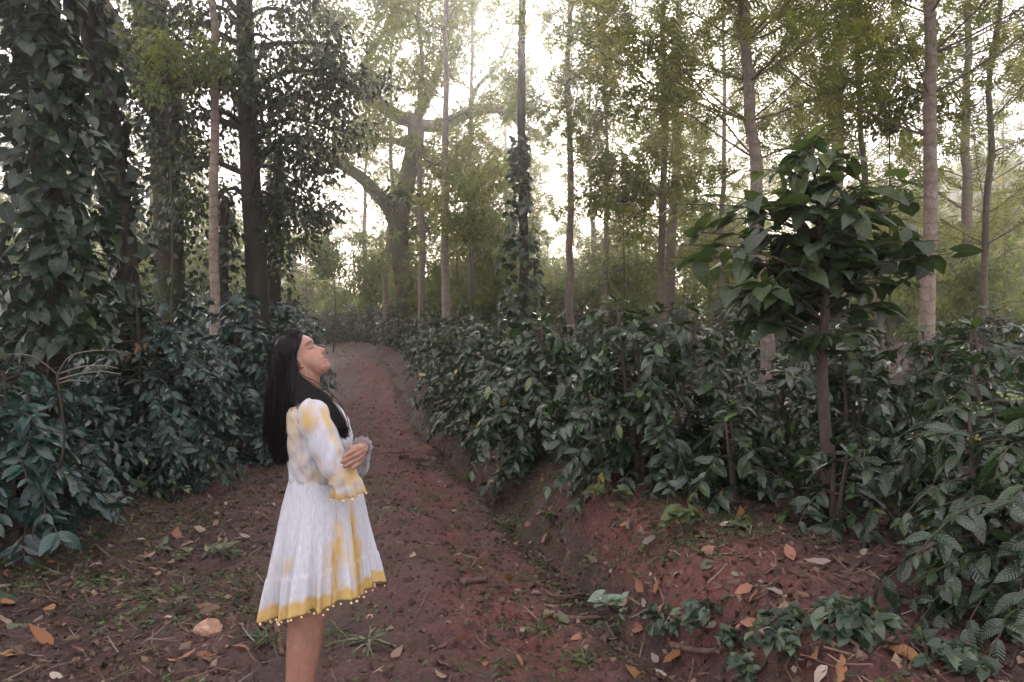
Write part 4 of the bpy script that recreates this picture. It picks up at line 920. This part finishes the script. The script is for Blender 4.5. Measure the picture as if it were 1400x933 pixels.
dry_frond(95, 845, 70, .15, 'fern-like dry frond lying on dark verge soil'); dry_frond(430, 830, 40, .3, 'fern-like dry frond near the hem of the dress'); dry_frond(500, 885, 60, -.5, 'straw-coloured fan of needles at the feet of the woman')

# ------------------------------------------------------------------ the woman on the path
PY = 2.78
def person():
    bx = float(at(428, 700, PY)[0]); base = np.array([bx, PY, gz(bx, PY)])
    t = thing('person', base, 'woman with long black hair in white and yellow dress, arms folded, face lifted skyward', 'person')
    g = lambda x, y, dy=0.0: at(x, y, PY + dy) - base
    rng = np.random.default_rng(77)
    body = MB()
    # ---- head (local centimetres, face towards +x, origin at the ear), tilted back
    tab = np.array([(13, .6, -1.6, .8), (12.7, 2.6, -3.8, 3.0), (11.7, 4.9, -6.2, 5.1), (10, 6.6, -7.8, 6.4), (8, 7.9, -8.8, 7.1), (6, 8.7, -9.3, 7.4), (5, 8.95, -9.4, 7.4), (4, 8.75, -9.4, 7.35),
                    (3, 8.3, -9.3, 7.25), (2, 8.25, -9.1, 7.1), (1, 8.35, -8.8, 7.0), (0, 8.5, -8.3, 6.9), (-1, 8.6, -7.6, 6.7), (-2, 8.75, -6.6, 6.4), (-3, 8.95, -5.4, 6.1), (-3.9, 9.25, -4.2, 5.8), (-4.5, 9.1, -3.4, 5.7),
                    (-4.8, 8.8, -3, 5.6), (-5.1, 9.0, -2.6, 5.5), (-5.7, 9.15, -2, 5.3), (-6.7, 8.5, -1.2, 4.9), (-7.6, 8.75, -.4, 4.4), (-8.4, 8.8, .4, 3.9), (-9.2, 8.3, 1.2, 3.2), (-9.8, 7.2, 2.4, 2.2), (-10.1, 5.6, 4, .8)])[::-1]
    zs = np.linspace(-10.1, 13, 110); fx, bk, hw = (np.interp(zs, tab[:, 0], tab[:, k]) for k in (1, 2, 3))
    nose = np.interp(zs, [-2.9, -2.5, -2.1, -1.6, -1.1, -.4, .6, 1.6, 2.6, 3.4], [0, 1.2, 2.3, 2.85, 2.8, 2.35, 1.65, 1.0, .4, 0])
    nsig = np.interp(zs, [-2.6, -1.6, 0, 3], [1.5, 1.35, .95, .75])
    n = 84; ph = np.linspace(0, 2 * np.pi, n, endpoint=False); V = []
    for i, z in enumerate(zs):
        c, h = (fx[i] + bk[i]) / 2, (fx[i] - bk[i]) / 2
        x = c + h * np.cos(ph); y = hw[i] * np.sign(np.sin(ph)) * np.abs(np.sin(ph)) ** .88
        fr = np.cos(ph) > 0
        x = x + fr * nose[i] * np.exp(-(y / nsig[i]) ** 2)
        x = x - fr * .95 * np.exp(-((z - 2.7) / 1.1) ** 2 - ((np.abs(y) - 3.1) / 1.5) ** 2) + fr * .42 * np.exp(-((z - 2.4) / .75) ** 2 - ((np.abs(y) - 3.2) / 1.2) ** 2)
        x = x - fr * .5 * np.exp(-((z + 4.8) / .4) ** 2 - (y / 2.2) ** 4)
        V.append(np.stack([x, y, np.full(n, z)], 1))
    V = np.concatenate(V); TH = math.radians(36); SC = .0085
    ear_w = g(414, 494)
    def H(v):                       # head-local cm -> person-local metres
        v = np.atleast_2d(v) * SC; c, s = math.cos(TH), math.sin(TH)
        return np.stack([v[:, 0] * c - v[:, 2] * s, v[:, 1], v[:, 0] * s + v[:, 2] * c], 1) + ear_w
    k = np.arange(n); q = [np.stack([i * n + k, i * n + (k + 1) % n, (i + 1) * n + (k + 1) % n, (i + 1) * n + k], 1) for i in range(len(zs) - 1)]
    body.add(H(V), [np.concatenate(q), np.array([k[::-1]]), np.array([(len(zs) - 1) * n + k])])
    for sg in (-1, 1):              # ears: rim and lobe
        rim = [(np.array([-.6 + 1.25 * math.cos(a) - .25 * math.sin(a), sg * (7.0 + .55 * abs(math.cos(a * .5))), .3 + 2.75 * math.sin(a)])) for a in np.linspace(-2.0, 2.6, 12)]
        tube(body, H(np.array(rim)), np.linspace(.42, .3, 12) * .0095, 8)
        blob(body, H((-.6, sg * 6.75, 0))[0], .011, n=10, m=8, sq=(.9, .55, 1.7))
        blob(body, H((.15, sg * 6.9, -2.5))[0], .0062, n=8, m=6, sq=(1, .7, 1.1))
    # ---- neck, torso, arms, legs
    tube(body, spline([g(408, 560), g(413, 535), g(417, 515), g(412, 489)], 14), np.interp(np.linspace(0, 1, 14), [0, .4, 1], [.075, .056, .056]), 20)
    def loft(mb, secs, nn=40, pw=1.0):   # (py, back px, front px, half depth in m)
        Vv = []
        for (yy, l, r, hd) in secs:
            a, b = g(l, yy), g(r, yy); c = (a + b) / 2; h = (b[0] - a[0]) / 2; f = np.linspace(0, 2 * np.pi, nn, endpoint=False)
            Vv.append(np.stack([c[0] + h * np.cos(f), c[1] - hd * np.sin(f), np.full(nn, c[2])], 1))
        kk = np.arange(nn); m = len(secs)
        qq = [np.stack([i * nn + kk, (i + 1) * nn + kk, (i + 1) * nn + (kk + 1) % nn, i * nn + (kk + 1) % nn], 1) for i in range(m - 1)]
        mb.add(np.concatenate(Vv), [np.concatenate(qq), np.array([kk]), np.array([((m - 1) * nn + kk)[::-1]])])
    loft(body, [(548, 404, 436, .07), (558, 402, 455, .14), (580, 400, 466, .15), (610, 400, 470, .135), (650, 402, 466, .12), (690, 396, 470, .15), (740, 396, 466, .165), (770, 398, 460, .16), (790, 405, 450, .12)])
    for dy, off in ((-.085, 0), (.09, 3)):
        tube(body, spline([g(430 + off, 740, dy), g(420 + off, 830, dy), g(417 + off, 862, dy), g(411.5 + off, 915, dy), g(408 + off, 960, dy), np.array([g(410 + off, 990, dy)[0], dy, .09])], 26), np.interp(np.linspace(0, 1, 26), [0, .34, .5, .62, .75, 1], [.085, .064, .06, .052, .049, .036]), 20)
        fx0 = g(410 + off, 990, dy)[0]
        tube(body, spline([(fx0 - .045, dy, .045), (fx0 + .03, dy, .05), (fx0 + .11, dy - .005, .035), (fx0 + .17, dy - .005, .022)], 12), [.03, .036, .038, .037, .036, .035, .033, .031, .028, .026, .022, .014], 14)
    def limb(pts, rr): tube(body, spline(pts, 22), np.interp(np.linspace(0, 1, 22), np.linspace(0, 1, len(rr)), rr), 16)
    SR, ER, WR = g(429, 570, -.155), g(461, 646, -.185), g(484, 634, -.01)
    limb([SR, (SR + ER) / 2 + [-.005, 0, 0], ER], [.055, .048, .041]); limb([ER, (ER + WR) / 2, WR], [.042, .04, .026])
    SL, EL, WL = g(432, 568, .155), g(484, 648, .15), g(494.5, 612, -.14)
    limb([SL, (SL + EL) / 2, EL], [.055, .046, .041]); limb([EL, (EL + WL) / 2, WL], [.042, .038, .026])
    # hidden hand tucked under the far arm
    for k, (dx, dz) in enumerate(((0, .022), (.002, .007), (0, -.008), (-.004, -.022))):
        o = WR + np.array([.012, .05, dz]); tube(body, spline([WR + [.01, .01, dz * .6], o, o + [.015, .04, -.004], o + [.005, .062, -.012]], 10), np.linspace(.011, .007, 10), 8)
    tube(body, spline([WR, WR + [.02, .02, .035], WR + [.04, .04, .045]], 8), np.linspace(.012, .008, 8), 8)
    # the hand that clasps the near sleeve: palm, four fingers, thumb
    kn = [g(485, 615, -.262), g(488, 621, -.258), g(489.5, 627, -.252), g(490.5, 633, -.244)]
    tip = [g(468, 626.5, -.272), g(465.5, 633, -.272), g(469, 639.5, -.27), g(480, 642.5, -.264)]
    wr = WL
    for a in kn: tube(body, spline([wr * .8 + a * .2, (wr + a) / 2 + [.008, -.012, 0], a], 10), np.linspace(.018, .0105, 10), 10)
    for a, b in zip(kn, tip):
        m1 = a * .62 + b * .38 + np.array([0, -.010, .001]); m2 = a * .3 + b * .7 + np.array([0, -.007, 0])
        tube(body, spline([a, m1, m2, b], 14), np.interp(np.linspace(0, 1, 14), [0, .4, .8, 1], [.0095, .0086, .0078, .0052]), 10)
    tube(body, spline([wr * .5 + kn[0] * .5, g(485, 612, -.25), g(480, 614, -.266), g(477.5, 610, -.27)], 12), np.linspace(.0125, .0072, 12), 10)
    tmp = body.build('body_parts', None if False else M['twig'])
    md = tmp.modifiers.new('r', 'REMESH'); md.mode = 'VOXEL'; md.voxel_size = .0033; md.use_smooth_shade = True
    sm = tmp.modifiers.new('s', 'SMOOTH'); sm.factor = .5; sm.iterations = 2
    dg = bpy.context.evaluated_depsgraph_get(); me = bpy.data.meshes.new_from_object(tmp.evaluated_get(dg)); tm_ = tmp.data; bpy.data.objects.remove(tmp); bpy.data.meshes.remove(tm_)
    co = np.zeros(len(me.vertices) * 3, np.float32); me.vertices.foreach_get('co', co); co = co.reshape(-1, 3).astype(float)
    d = co - ear_w; c, s = math.cos(TH), math.sin(TH)
    hl = np.stack([d[:, 0] * c + d[:, 2] * s, d[:, 1], -d[:, 0] * s + d[:, 2] * c], 1) / SC     # back to head-local cm
    X, Yh, Z = hl[:, 0], np.abs(hl[:, 1]), hl[:, 2]
    lip = np.exp(-((Z + 4.8) / 1.05) ** 4 - (Yh / 2.3) ** 4) * (X > 6)
    brow = np.exp(-((Z - 4.55 + .1 * (Yh - 3) ** 2 * .6) / .42) ** 2) * sstep(1.0, 1.6, Yh) * (1 - sstep(4.6, 5.6, Yh)) * (X > 4)
    lash = np.exp(-((Z - 1.95 - .09 * (Yh - 3.2) ** 2) / .42) ** 2) * sstep(1.5, 2.0, Yh) * (1 - sstep(4.4, 5.1, Yh)) * (X > 4)
    A = np.stack([lip, np.clip(brow * .85 + lash, 0, 1), np.exp(-((Z - .2) / 2.2) ** 2 - ((Yh - 5) / 1.8) ** 2) * (X > 2)], 1)
    for a_ in list(me.attributes):
        if a_.name == 'leaf': me.attributes.remove(a_)
    at_ = me.attributes.new('leaf', 'FLOAT_VECTOR', 'POINT'); at_.data.foreach_set('vector', A.astype(np.float32).ravel())
    m, nd, l, bs = mat('skin'); a = nd.new('ShaderNodeAttribute'); a.attribute_name = 'leaf'; sp = nd.new('ShaderNodeSeparateXYZ'); l.new(a.outputs['Vector'], sp.inputs[0])
    col = ramp(nd, l, texn(nd, l, 35, 3), [(.3, (.235, .12, .083)), (.7, (.33, .175, .12))])
    col = mixc(nd, l, mth(nd, l, 'MULTIPLY', sp.outputs[2], .35), col, (.46, .2, .15)); col = mixc(nd, l, mth(nd, l, 'MULTIPLY', sp.outputs[0], .75), col, (.3, .085, .08)); col = mixc(nd, l, sp.outputs[1], col, (.02, .014, .012))
    l.new(col, bs.inputs['Base Color']); bs.inputs['Roughness'].default_value = .48
    bs.inputs['Subsurface Weight'].default_value = .12; bs.inputs['Subsurface Radius'].default_value = (.012, .005, .003); bs.inputs['Subsurface Scale'].default_value = 1
    me.materials.clear(); me.materials.append(m)
    me.polygons.foreach_set('use_smooth', np.ones(len(me.polygons), bool))
    link('body', me, t)
    # ---- hair
    hair = MB()
    mass = [(458, 388, 398, .008), (460, 383, 404, .03), (464, 379, 407, .045), (470, 377, 406, .055), (480, 374, 406, .064), (495, 373, 406, .07), (510, 373, 405, .064), (530, 373, 405, .066), (550, 373, 398, .07), (580, 373, 392, .066), (600, 375, 389, .05), (612, 379, 387, .02)]
    loft(hair, mass, 36)
    hx = lambda z: np.interp(z, [-6, 0, 1, 2.3, 4.4, 7, 9, 10.2, 11], [-5.5, -3.8, -2.9, -.9, 3.3, 6.2, 6.9, 7.5, 30])
    Vh = V; cen = np.array([-.5, 0, 3.0]); on = Vh[:, 0] < hx(Vh[:, 2]); on &= Vh[:, 2] > -6
    qa = np.concatenate(q); qa = qa[on[qa].all(1)]; off = np.clip((hx(Vh[:, 2]) - Vh[:, 0]) * .35, .08, .3)[:, None]
    us, iv = np.unique(qa, return_inverse=True); hair.add(H(Vh + nrm(Vh - cen) * off)[us], [iv.reshape(-1, 4)])
    def surf(x, z, sg, extra):
        f_, b_, w_ = (np.interp(z, zs, k_) for k_ in (fx, bk, hw)); c_ = np.clip((x - (f_ + b_) / 2) / ((f_ - b_) / 2), -1, 1)
        y = w_ * np.sqrt(1 - c_ ** 2) ** .88; v = np.array([x, y, z]); return v + nrm(v - cen) * extra if sg > 0 else (v + nrm(v - cen) * extra) * [1, -1, 1]
    def strand(keys, jit, r):
        p = np.array([g(*kk) for kk in keys]) + np.concatenate([np.zeros((1, 3)), np.cumsum(rng.normal(0, jit, (len(keys) - 1, 3)), 0)])
        tube(hair, spline(p, 13), np.interp(np.linspace(0, 1, 13), [0, .15, .8, 1], [r * .6, r, r * .9, r * .25]), 3, rng.random(), cap=False)
    lerp = lambda p, q, a: p + (q - p) * a
    for i in range(1400):           # combed back from the hairline, close to the skull
        sg = -1 if rng.random() < .8 else 1; z0 = 2.6 + 9.2 * rng.random(); x0 = min(float(hx(z0)) + .25, 7.2) - (rng.random() ** 2) * 5
        if rng.random() < .4: z0 = rng.uniform(8.5, 12.5); x0 = rng.uniform(-5.8, 4.5)
        zE = z0 * .42 - 2.6 + rng.normal(0, .5); xE = -6.2 - rng.random() * 1.5; pts = []
        for tt in np.linspace(0, 1, 6): pts.append(H(surf(x0 + (xE - x0) * tt, z0 + (zE - z0) * tt ** 1.4, sg, .15 + 1.0 * min(1, tt * 2.5) + .12 * rng.random()))[0])
        a = 1 - (z0 - 1.2) / 10.6 if z0 < 9 else .4; a = np.clip(1 - a + rng.normal(0, .15), 0, 1)
        pts += [g(403 - 36 * a, 548, sg * (.09 - .05 * a)), g(397 - 30 * a, 595, sg * (.085 - .05 * a)), g(393 - 14 * a, 632 - 25 * rng.random() ** 3, sg * (.07 - .045 * a))]
        pts = np.array(pts); pts[6:] += np.cumsum(rng.normal(0, .0025, (3, 3)), 0)
        rr = rng.uniform(.0012, .0022); q_ = spline(pts, 16); ww = sstep(.35, .8, np.linspace(0, 1, 16)); fr_ = np.floor(a * 9) * 1.7; q_[:, 0] += ww * .010 * np.sin(np.linspace(0, 9, 16) + fr_); q_[:, 1] += ww * .009 * np.sin(np.linspace(0, 7, 16) + fr_ * 2); tube(hair, q_, np.interp(np.linspace(0, 1, 16), [0, .1, .85, 1], [rr * .5, rr, rr, rr * .25]), 3, rng.random(), cap=False)
    for i in range(700):
        a = rng.random() ** 1.15; sg = -1 if rng.random() < .72 else 1; b = rng.uniform(.55, 1.06)
        part = spline([(409, 453, 0), (402, 451.5, 0), (390, 453.5, 0), (377, 464, 0), (371, 480, 0)], 60)[int(a * 59)]
        f = lambda F, B: (lerp(F[0], B[0], a) + rng.normal(0, .8), lerp(F[1], B[1], a), sg * b * lerp(F[2], B[2], a))
        tipy = lerp(624, 634, rng.random()) - rng.random() ** 3 * 30
        strand([(part[0] + rng.normal(0, .6), part[1] - abs(rng.normal(0, .5)), sg * .004), f((406, 468, .066), (371, 488, .02)), f((402.5, 484, .078), (369.5, 505, .03)), f((403, 503, .082), (367.5, 530, .035)), f((401, 545, .095), (365.5, 562, .03)), f((396, 590, .09), (365.5, 598, .025)), (lerp(392, 377, a) + rng.normal(0, 2), tipy, sg * b * lerp(.07, .02, a))], .0036, rng.uniform(.0013, .0024))
    for i in range(420):            # lock over the near shoulder
        w = rng.normal(0, 1); dy0 = -.005 * rng.random(); k = rng.random()
        strand([(402 + 4 * k, 488, -.078), (401 + w * 2, 510, -.085), (413 + w * 4.5, 535 - w * 4, -.11), (437 + w * 5, 556 - w * 4.5, -.165), (454 + w * 4.5, 574 - w * 3.5, -.185), (466 + w * 3, 588 - w * 1.5, -.18), (472 + w * 2, 588 + rng.random() * 12, -.165)], .0016, rng.uniform(.0013, .0024))
    for i in range(130):             # flyaways
        a = rng.random(); strand([(lerp(410, 374, a), lerp(455, 470, a), -.02), (lerp(405, 366, a), lerp(452, 490, a), -.05), (lerp(402, 364, a), 520, -.08), (lerp(398, 363, a), 580, -.08), (lerp(396, 366, a) + rng.normal(0, 4), 640, -.06)], .004, .0006)
    m, nd, l, bs = mat('black_hair'); a = nd.new('ShaderNodeAttribute'); a.attribute_name = 'leaf'; sp = nd.new('ShaderNodeSeparateXYZ'); l.new(a.outputs['Vector'], sp.inputs[0])
    l.new(ramp(nd, l, sp.outputs[2], [(0, (.0035, .003, .0035)), (1, (.009, .007, .007))]), bs.inputs['Base Color']); bs.inputs['Roughness'].default_value = .42; bs.inputs['Specular IOR Level'].default_value = .2
    hair.build('hair', m, t)
    # ---- dress
    m, nd, l, bs = mat('tie_dyed_cotton'); a = nd.new('ShaderNodeAttribute'); a.attribute_name = 'leaf'; sp = nd.new('ShaderNodeSeparateXYZ'); l.new(a.outputs['Vector'], sp.inputs[0])
    tc = nd.new('ShaderNodeTexCoord'); mp = nd.new('ShaderNodeMapping'); mp.inputs['Scale'].default_value = (1, 1, .16); l.new(tc.outputs['Object'], mp.inputs[0])
    fib = texn(nd, l, 120, 4, .6, mp.outputs[0]); blot = texn(nd, l, 26, 5, .7, tc.outputs['Object'])
    white = ramp(nd, l, fib, [(.3, (.45, .465, .515)), (.7, (.6, .61, .64))])
    dy_ = mth(nd, l, 'ADD', sp.outputs[0], mth(nd, l, 'MULTIPLY', mth(nd, l, 'SUBTRACT', blot, .5), .55))
    dy_ = mth(nd, l, 'ADD', dy_, mth(nd, l, 'MULTIPLY', mth(nd, l, 'SUBTRACT', fib, .5), .45))
    fac = nd.new('ShaderNodeMapRange'); fac.inputs['From Min'].default_value = .18; fac.inputs['From Max'].default_value = .8; l.new(dy_, fac.inputs['Value'])
    yel = ramp(nd, l, blot, [(.3, (.48, .31, .09)), (.6, (.56, .40, .16)), (.8, (.6, .5, .3))])
    l.new(mixc(nd, l, fac.outputs[0], white, yel), bs.inputs['Base Color']); bs.inputs['Roughness'].default_value = .85; bs.inputs['Specular IOR Level'].default_value = .2
    bump(nd, l, bs, fib, .6, .008)
    tr = nd.new('ShaderNodeBsdfTranslucent'); l.new(mixc(nd, l, fac.outputs[0], white, yel), tr.inputs[0]); mx = nd.new('ShaderNodeMixShader'); mx.inputs[0].default_value = .16
    l.new(bs.outputs[0], mx.inputs[1]); l.new(tr.outputs[0], mx.inputs[2]); l.new(mx.outputs[0], nd['Material Output'].inputs[0]); M['dress'] = m
    NP = 360; ph = np.linspace(0, 2 * np.pi, NP, endpoint=False); cosf, sinf = np.cos(ph), np.sin(ph)
    near = sstep(.0, .9, -np.sin(ph) * -1)           # sinf>0 is the camera's side (y = -hd sin)
    zb, zf = g(357, 838)[2], g(521, 799)[2]; zh = (zb + zf) / 2 + (zf - zb) / 2 * cosf + .034 * np.clip(sinf, 0, 1) + .008 * np.sin(8 * ph + .9 + .8 * np.sin(2 * ph)) + .004 * np.sin(23 * ph)
    zw = g(440, 652)[2]
    fold_a = .62 * np.sin(8 * ph + .9 + .8 * np.sin(2 * ph)) + .4 * np.sin(15 * ph + 2.0 + .6 * np.sin(3 * ph)) + .22 * np.sin(29 * ph + 1.2)
    fold_b = .5 * np.sin(13 * ph + .3 + .9 * np.sin(2 * ph)) + .5 * np.sin(34 * ph + 1.5 * np.sin(5 * ph)) + .3 * np.sin(63 * ph + np.sin(7 * ph))
    crk = .5 * np.sin(88 * ph + 2 * np.sin(6 * ph)) + .5 * np.sin(131 * ph + 1.3 * np.sin(9 * ph))
    V = []; A = []
    sec = np.array([(546, 404, 441, .062), (549, 402, 449, .09), (554, 399, 458, .135), (562, 397, 466, .16), (575, 395.5, 474, .165), (600, 395, 481, .158), (625, 396, 480, .148), (645, 398, 481, .14), (652, 398.5, 482, .138)], float)
    for yy in np.concatenate([np.linspace(546, 562, 8), np.linspace(566, 651, 26)]):
        L_, R_, hd = (np.interp(yy, sec[:, 0], sec[:, k]) for k in (1, 2, 3)); a_, b_ = g(L_, yy), g(R_, yy); cc = (a_ + b_) / 2; h = (b_[0] - a_[0]) / 2
        z = cc[2] + .004 * np.sin(3 * ph + yy * .1); e = 1 + (.010 * np.sin(z * 95 + ph * 5.1 + 2 * np.sin(ph * 4)) + .07 * noise2(ph * 3 + z * 12, z * 26 - ph * 5, 91) + .03 * noise2(ph * 8 + z * 20, z * 60 - ph * 9, 90)) * sstep(556, 580, yy) + .010 * crk * sstep(625, 650, yy)
        V.append(np.stack([cc[0] + h * cosf * e, -hd * sinf * e, z], 1))
        dye = .9 * noise2(ph * 2.2, z * 9, 92) + .12
        A.append(np.stack([dye, ph, np.zeros(NP)], 1))
    prof = np.array([(0, 398.5, 482, .138), (.2, 388, 497, .165), (.42, 378, 504, .2), (.64, 369, 512, .235), (.8, 363, 517, .258), (1, 357, 522, .282)])
    for s in np.concatenate([np.linspace(0, .7, 34), np.linspace(.715, 1, 18)]):
        L_, R_, hd = (np.interp(s, prof[:, 0], prof[:, k]) for k in (1, 2, 3)); yref = 652 + (820 - 652) * s
        a_, b_ = g(L_, yref), g(R_, yref); cc = (a_ + b_) / 2; h = (b_[0] - a_[0]) / 2
        z = zw + (zh - zw) * s + .004 * np.sin(9 * ph) * s
        am = .125 * sstep(0, 1, s) * (1 + .3 * s); e = 1 + am * (fold_a - .85) + .007 * crk * (1 - .5 * s)
        if s > .7: e = e + .016 + .05 * (s - .7) / .3 * fold_b * .55 + .012 * crk * (s - .7)
        V.append(np.stack([cc[0] + h * cosf * e, -hd * sinf * e, z], 1))
        hem = sstep(.86, .95, s + .05 * noise2(ph * 14, ph * 0 + 2, 93)) * 1.1
        x = h * cosf; panel = np.exp(-((ph - 1.0) / .2) ** 2) * (.25 + .75 * s) + np.exp(-((ph - .55) / .16) ** 2) * .85
        streak = sstep(-.25, .3, noise2(ph * 16, s * 5, 94) + .5 * noise2(ph * 40, s * 16, 194)); spots = .55 * np.exp(-((ph - 2.0) / .16) ** 2 - ((s - .62) / .1) ** 2)
        A.append(np.stack([np.clip(np.maximum(hem, panel * (.45 + .7 * streak)) + spots + .5 * noise2(ph * 3, s * 5, 95), 0, 1.2), ph, np.full(NP, s)], 1))
    nr = len(V); k = np.arange(NP)
    q = np.concatenate([np.stack([i * NP + k, (i + 1) * NP + k, (i + 1) * NP + (k + 1) % NP, i * NP + (k + 1) % NP], 1) for i in range(nr - 1)])
    hemring = V[-1]
    dress = MB().add(np.concatenate(V), [q], np.concatenate(A)).build('dress', m, t)
    sd_ = dress.modifiers.new('thickness', 'SOLIDIFY'); sd_.thickness = .0012; sd_.offset = -1
    # sleeves: fitted to the elbow, then a bell
    def sleeve(path, rr, dyef, squash, wr_amp, name='sleeve'):
        mb = MB(); p = spline(path, 46); r = np.interp(np.linspace(0, 1, 46), np.linspace(0, 1, len(rr)), rr); T = nrm(np.gradient(p, axis=0)); ns = 96; f = np.linspace(0, 2 * np.pi, ns, endpoint=False); V = []; A = []
        Nn = nrm(np.cross(T[0], [0, 1., 0]))
        for i in range(46):
            s = i / 45; Nn = nrm(Nn - T[i] * np.dot(Nn, T[i])); B = np.cross(T[i], Nn); bell = sstep(.62, 1, s)
            e = 1 + .055 * np.sin(38 * s + 2.2 * np.cos(f) + np.sin(3 * f)) * wr_amp * (1 - bell) + .06 * noise2(f * 2, s * 14 + f * 0, 96) + bell * (.14 * np.sin(7 * f + 1) + .06 * np.sin(17 * f))
            V.append(p[i] + (np.cos(f) * r[i] * e)[:, None] * Nn + (np.sin(f) * r[i] * e * squash)[:, None] * B)
            A.append(np.stack([dyef(s, f), f, np.full(ns, s)], 1))
        kk = np.arange(ns); qq = np.concatenate([np.stack([i * ns + kk, i * ns + (kk + 1) % ns, (i + 1) * ns + (kk + 1) % ns, (i + 1) * ns + kk], 1) for i in range(45)])
        o = mb.add(np.concatenate(V), [qq], np.concatenate(A)).build(name, m, dress); so = o.modifiers.new('thickness', 'SOLIDIFY'); so.thickness = .0012; so.offset = -1
        return V[-1]
    dyeR = lambda s, f: np.clip(.18 + .5 * sstep(.56, .68, s) + .45 * sstep(.93, .97, s) + .55 * np.exp(-((s - .22) / .13) ** 2) * sstep(-.2, .6, noise2(f * 1.3, s * 9 + f * 0, 97) + .25) + .8 * noise2(f * 2.5, s * 9 + f * 0, 98) - .4 * np.exp(-((s - .8) / .07) ** 2), 0, 1.1)
    endR = sleeve([g(421, 560, -.125), g(430, 572, -.17), g(440, 598, -.19), g(453, 628, -.205), g(467, 648, -.21), g(474, 664, -.205), g(477, 675, -.20)], [.048, .064, .060, .055, .054, .056, .058], dyeR, .8, 1.0)
    dyeL = lambda s, f: np.clip(.15 + .5 * noise2(f * 2, s * 8 + f * 0, 99), 0, 1)
    sleeve([g(424, 558, .13), g(434, 572, .165), g(462, 610, .18), g(479, 642, .16), g(488, 638, .05), g(492, 626, -.06), g(493, 615, -.125)], [.045, .062, .058, .055, .048, .038, .034], dyeL, .9, 1.0)
    # frilled white cuff of the far sleeve
    mb = MB(); nf = 90; f = np.linspace(0, 2 * np.pi, nf, endpoint=False); ax = nrm(WL - EL); N1 = nrm(np.cross(ax, [0, 0, 1.])); B1 = np.cross(ax, N1); V = []
    for i, s in enumerate(np.linspace(0, 1, 7)):
        r = .032 + .005 * s + s * .0028 * (np.sin(11 * f) + .6 * np.sin(23 * f + 1)); c = WL + ax * (-.02 + .034 * s)
        V.append(c + (np.cos(f) * r)[:, None] * N1 + (np.sin(f) * r)[:, None] * B1 + (.003 * np.sin(17 * f) * s)[:, None] * ax)
    kk = np.arange(nf); qq = np.concatenate([np.stack([i * nf + kk, i * nf + (kk + 1) % nf, (i + 1) * nf + (kk + 1) % nf, (i + 1) * nf + kk], 1) for i in range(6)])
    mb.add(np.concatenate(V), [qq], np.zeros((7 * nf, 3))).build('cuff_frill', m, dress)
    # pompom trim
    mm, nd, l, bs = mat('pompom_thread'); l.new(ramp(nd, l, texn(nd, l, 300, 2), [(.3, (.62, .44, .16)), (.7, (.8, .68, .42))]), bs.inputs['Base Color']); bs.inputs['Roughness'].default_value = .9
    pm = MB(); blob(pm, (0, 0, 0), 1.0, n=10, m=7); v = pm.v[0]; pm.v[0] = v * (1 + .16 * (rng.random((len(v), 1)) - .5)); pm = pm.mesh('pompom', mm)
    for i in list(range(0, NP, 6)):
        p = hemring[i]; o = link('pompom', pm, dress); r = rng.uniform(.0032, .0052); o.location = (p[0] + rng.normal(0, .003), p[1], p[2] - .006 - rng.random() * .008); o.scale = (r, r, r * .95)
    for i in range(0, 96, 8):
        p = endR[i]; o = link('pompom', pm, dress); o.location = (p[0], p[1], p[2] - .006); o.scale = (.0045,) * 3
    # ear stud
    gm, nd, l, bs = mat('gold'); bs.inputs['Base Color'].default_value = (.6, .42, .15, 1); bs.inputs['Metallic'].default_value = 1; bs.inputs['Roughness'].default_value = .3
    sb = MB(); blob(sb, H((.2, -7.6, -2.7))[0], .0028, n=8, m=6); sb.build('ear_stud', gm, t)
    return t
person()

# ------------------------------------------------------------------ morning haze
def haze(density):
    x0, x1, y0, y1, z0, z1 = -146, 146, -38, 206, -4.5, 34
    V = [(x, y, z) for z in (z0, z1) for y in (y0, y1) for x in (x0, x1)]
    o = MB().add(V, [np.array([[0, 2, 3, 1], [4, 5, 7, 6], [0, 1, 5, 4], [2, 6, 7, 3], [0, 4, 6, 2], [1, 3, 7, 5]])])
    m = bpy.data.materials.new('haze_air'); m.use_nodes = True; n = m.node_tree.nodes; n.clear()
    out = n.new('ShaderNodeOutputMaterial'); v = n.new('ShaderNodeVolumePrincipled')
    v.inputs['Color'].default_value = (.97, .95, .95, 1); v.inputs['Density'].default_value = density; v.inputs['Anisotropy'].default_value = .92
    m.node_tree.links.new(v.outputs[0], out.inputs['Volume'])
    h = o.build('haze', m, smooth=False, stuff=True); h['label'] = 'thin pale morning haze hanging through the wood'; h['category'] = 'haze'
haze(.0054)
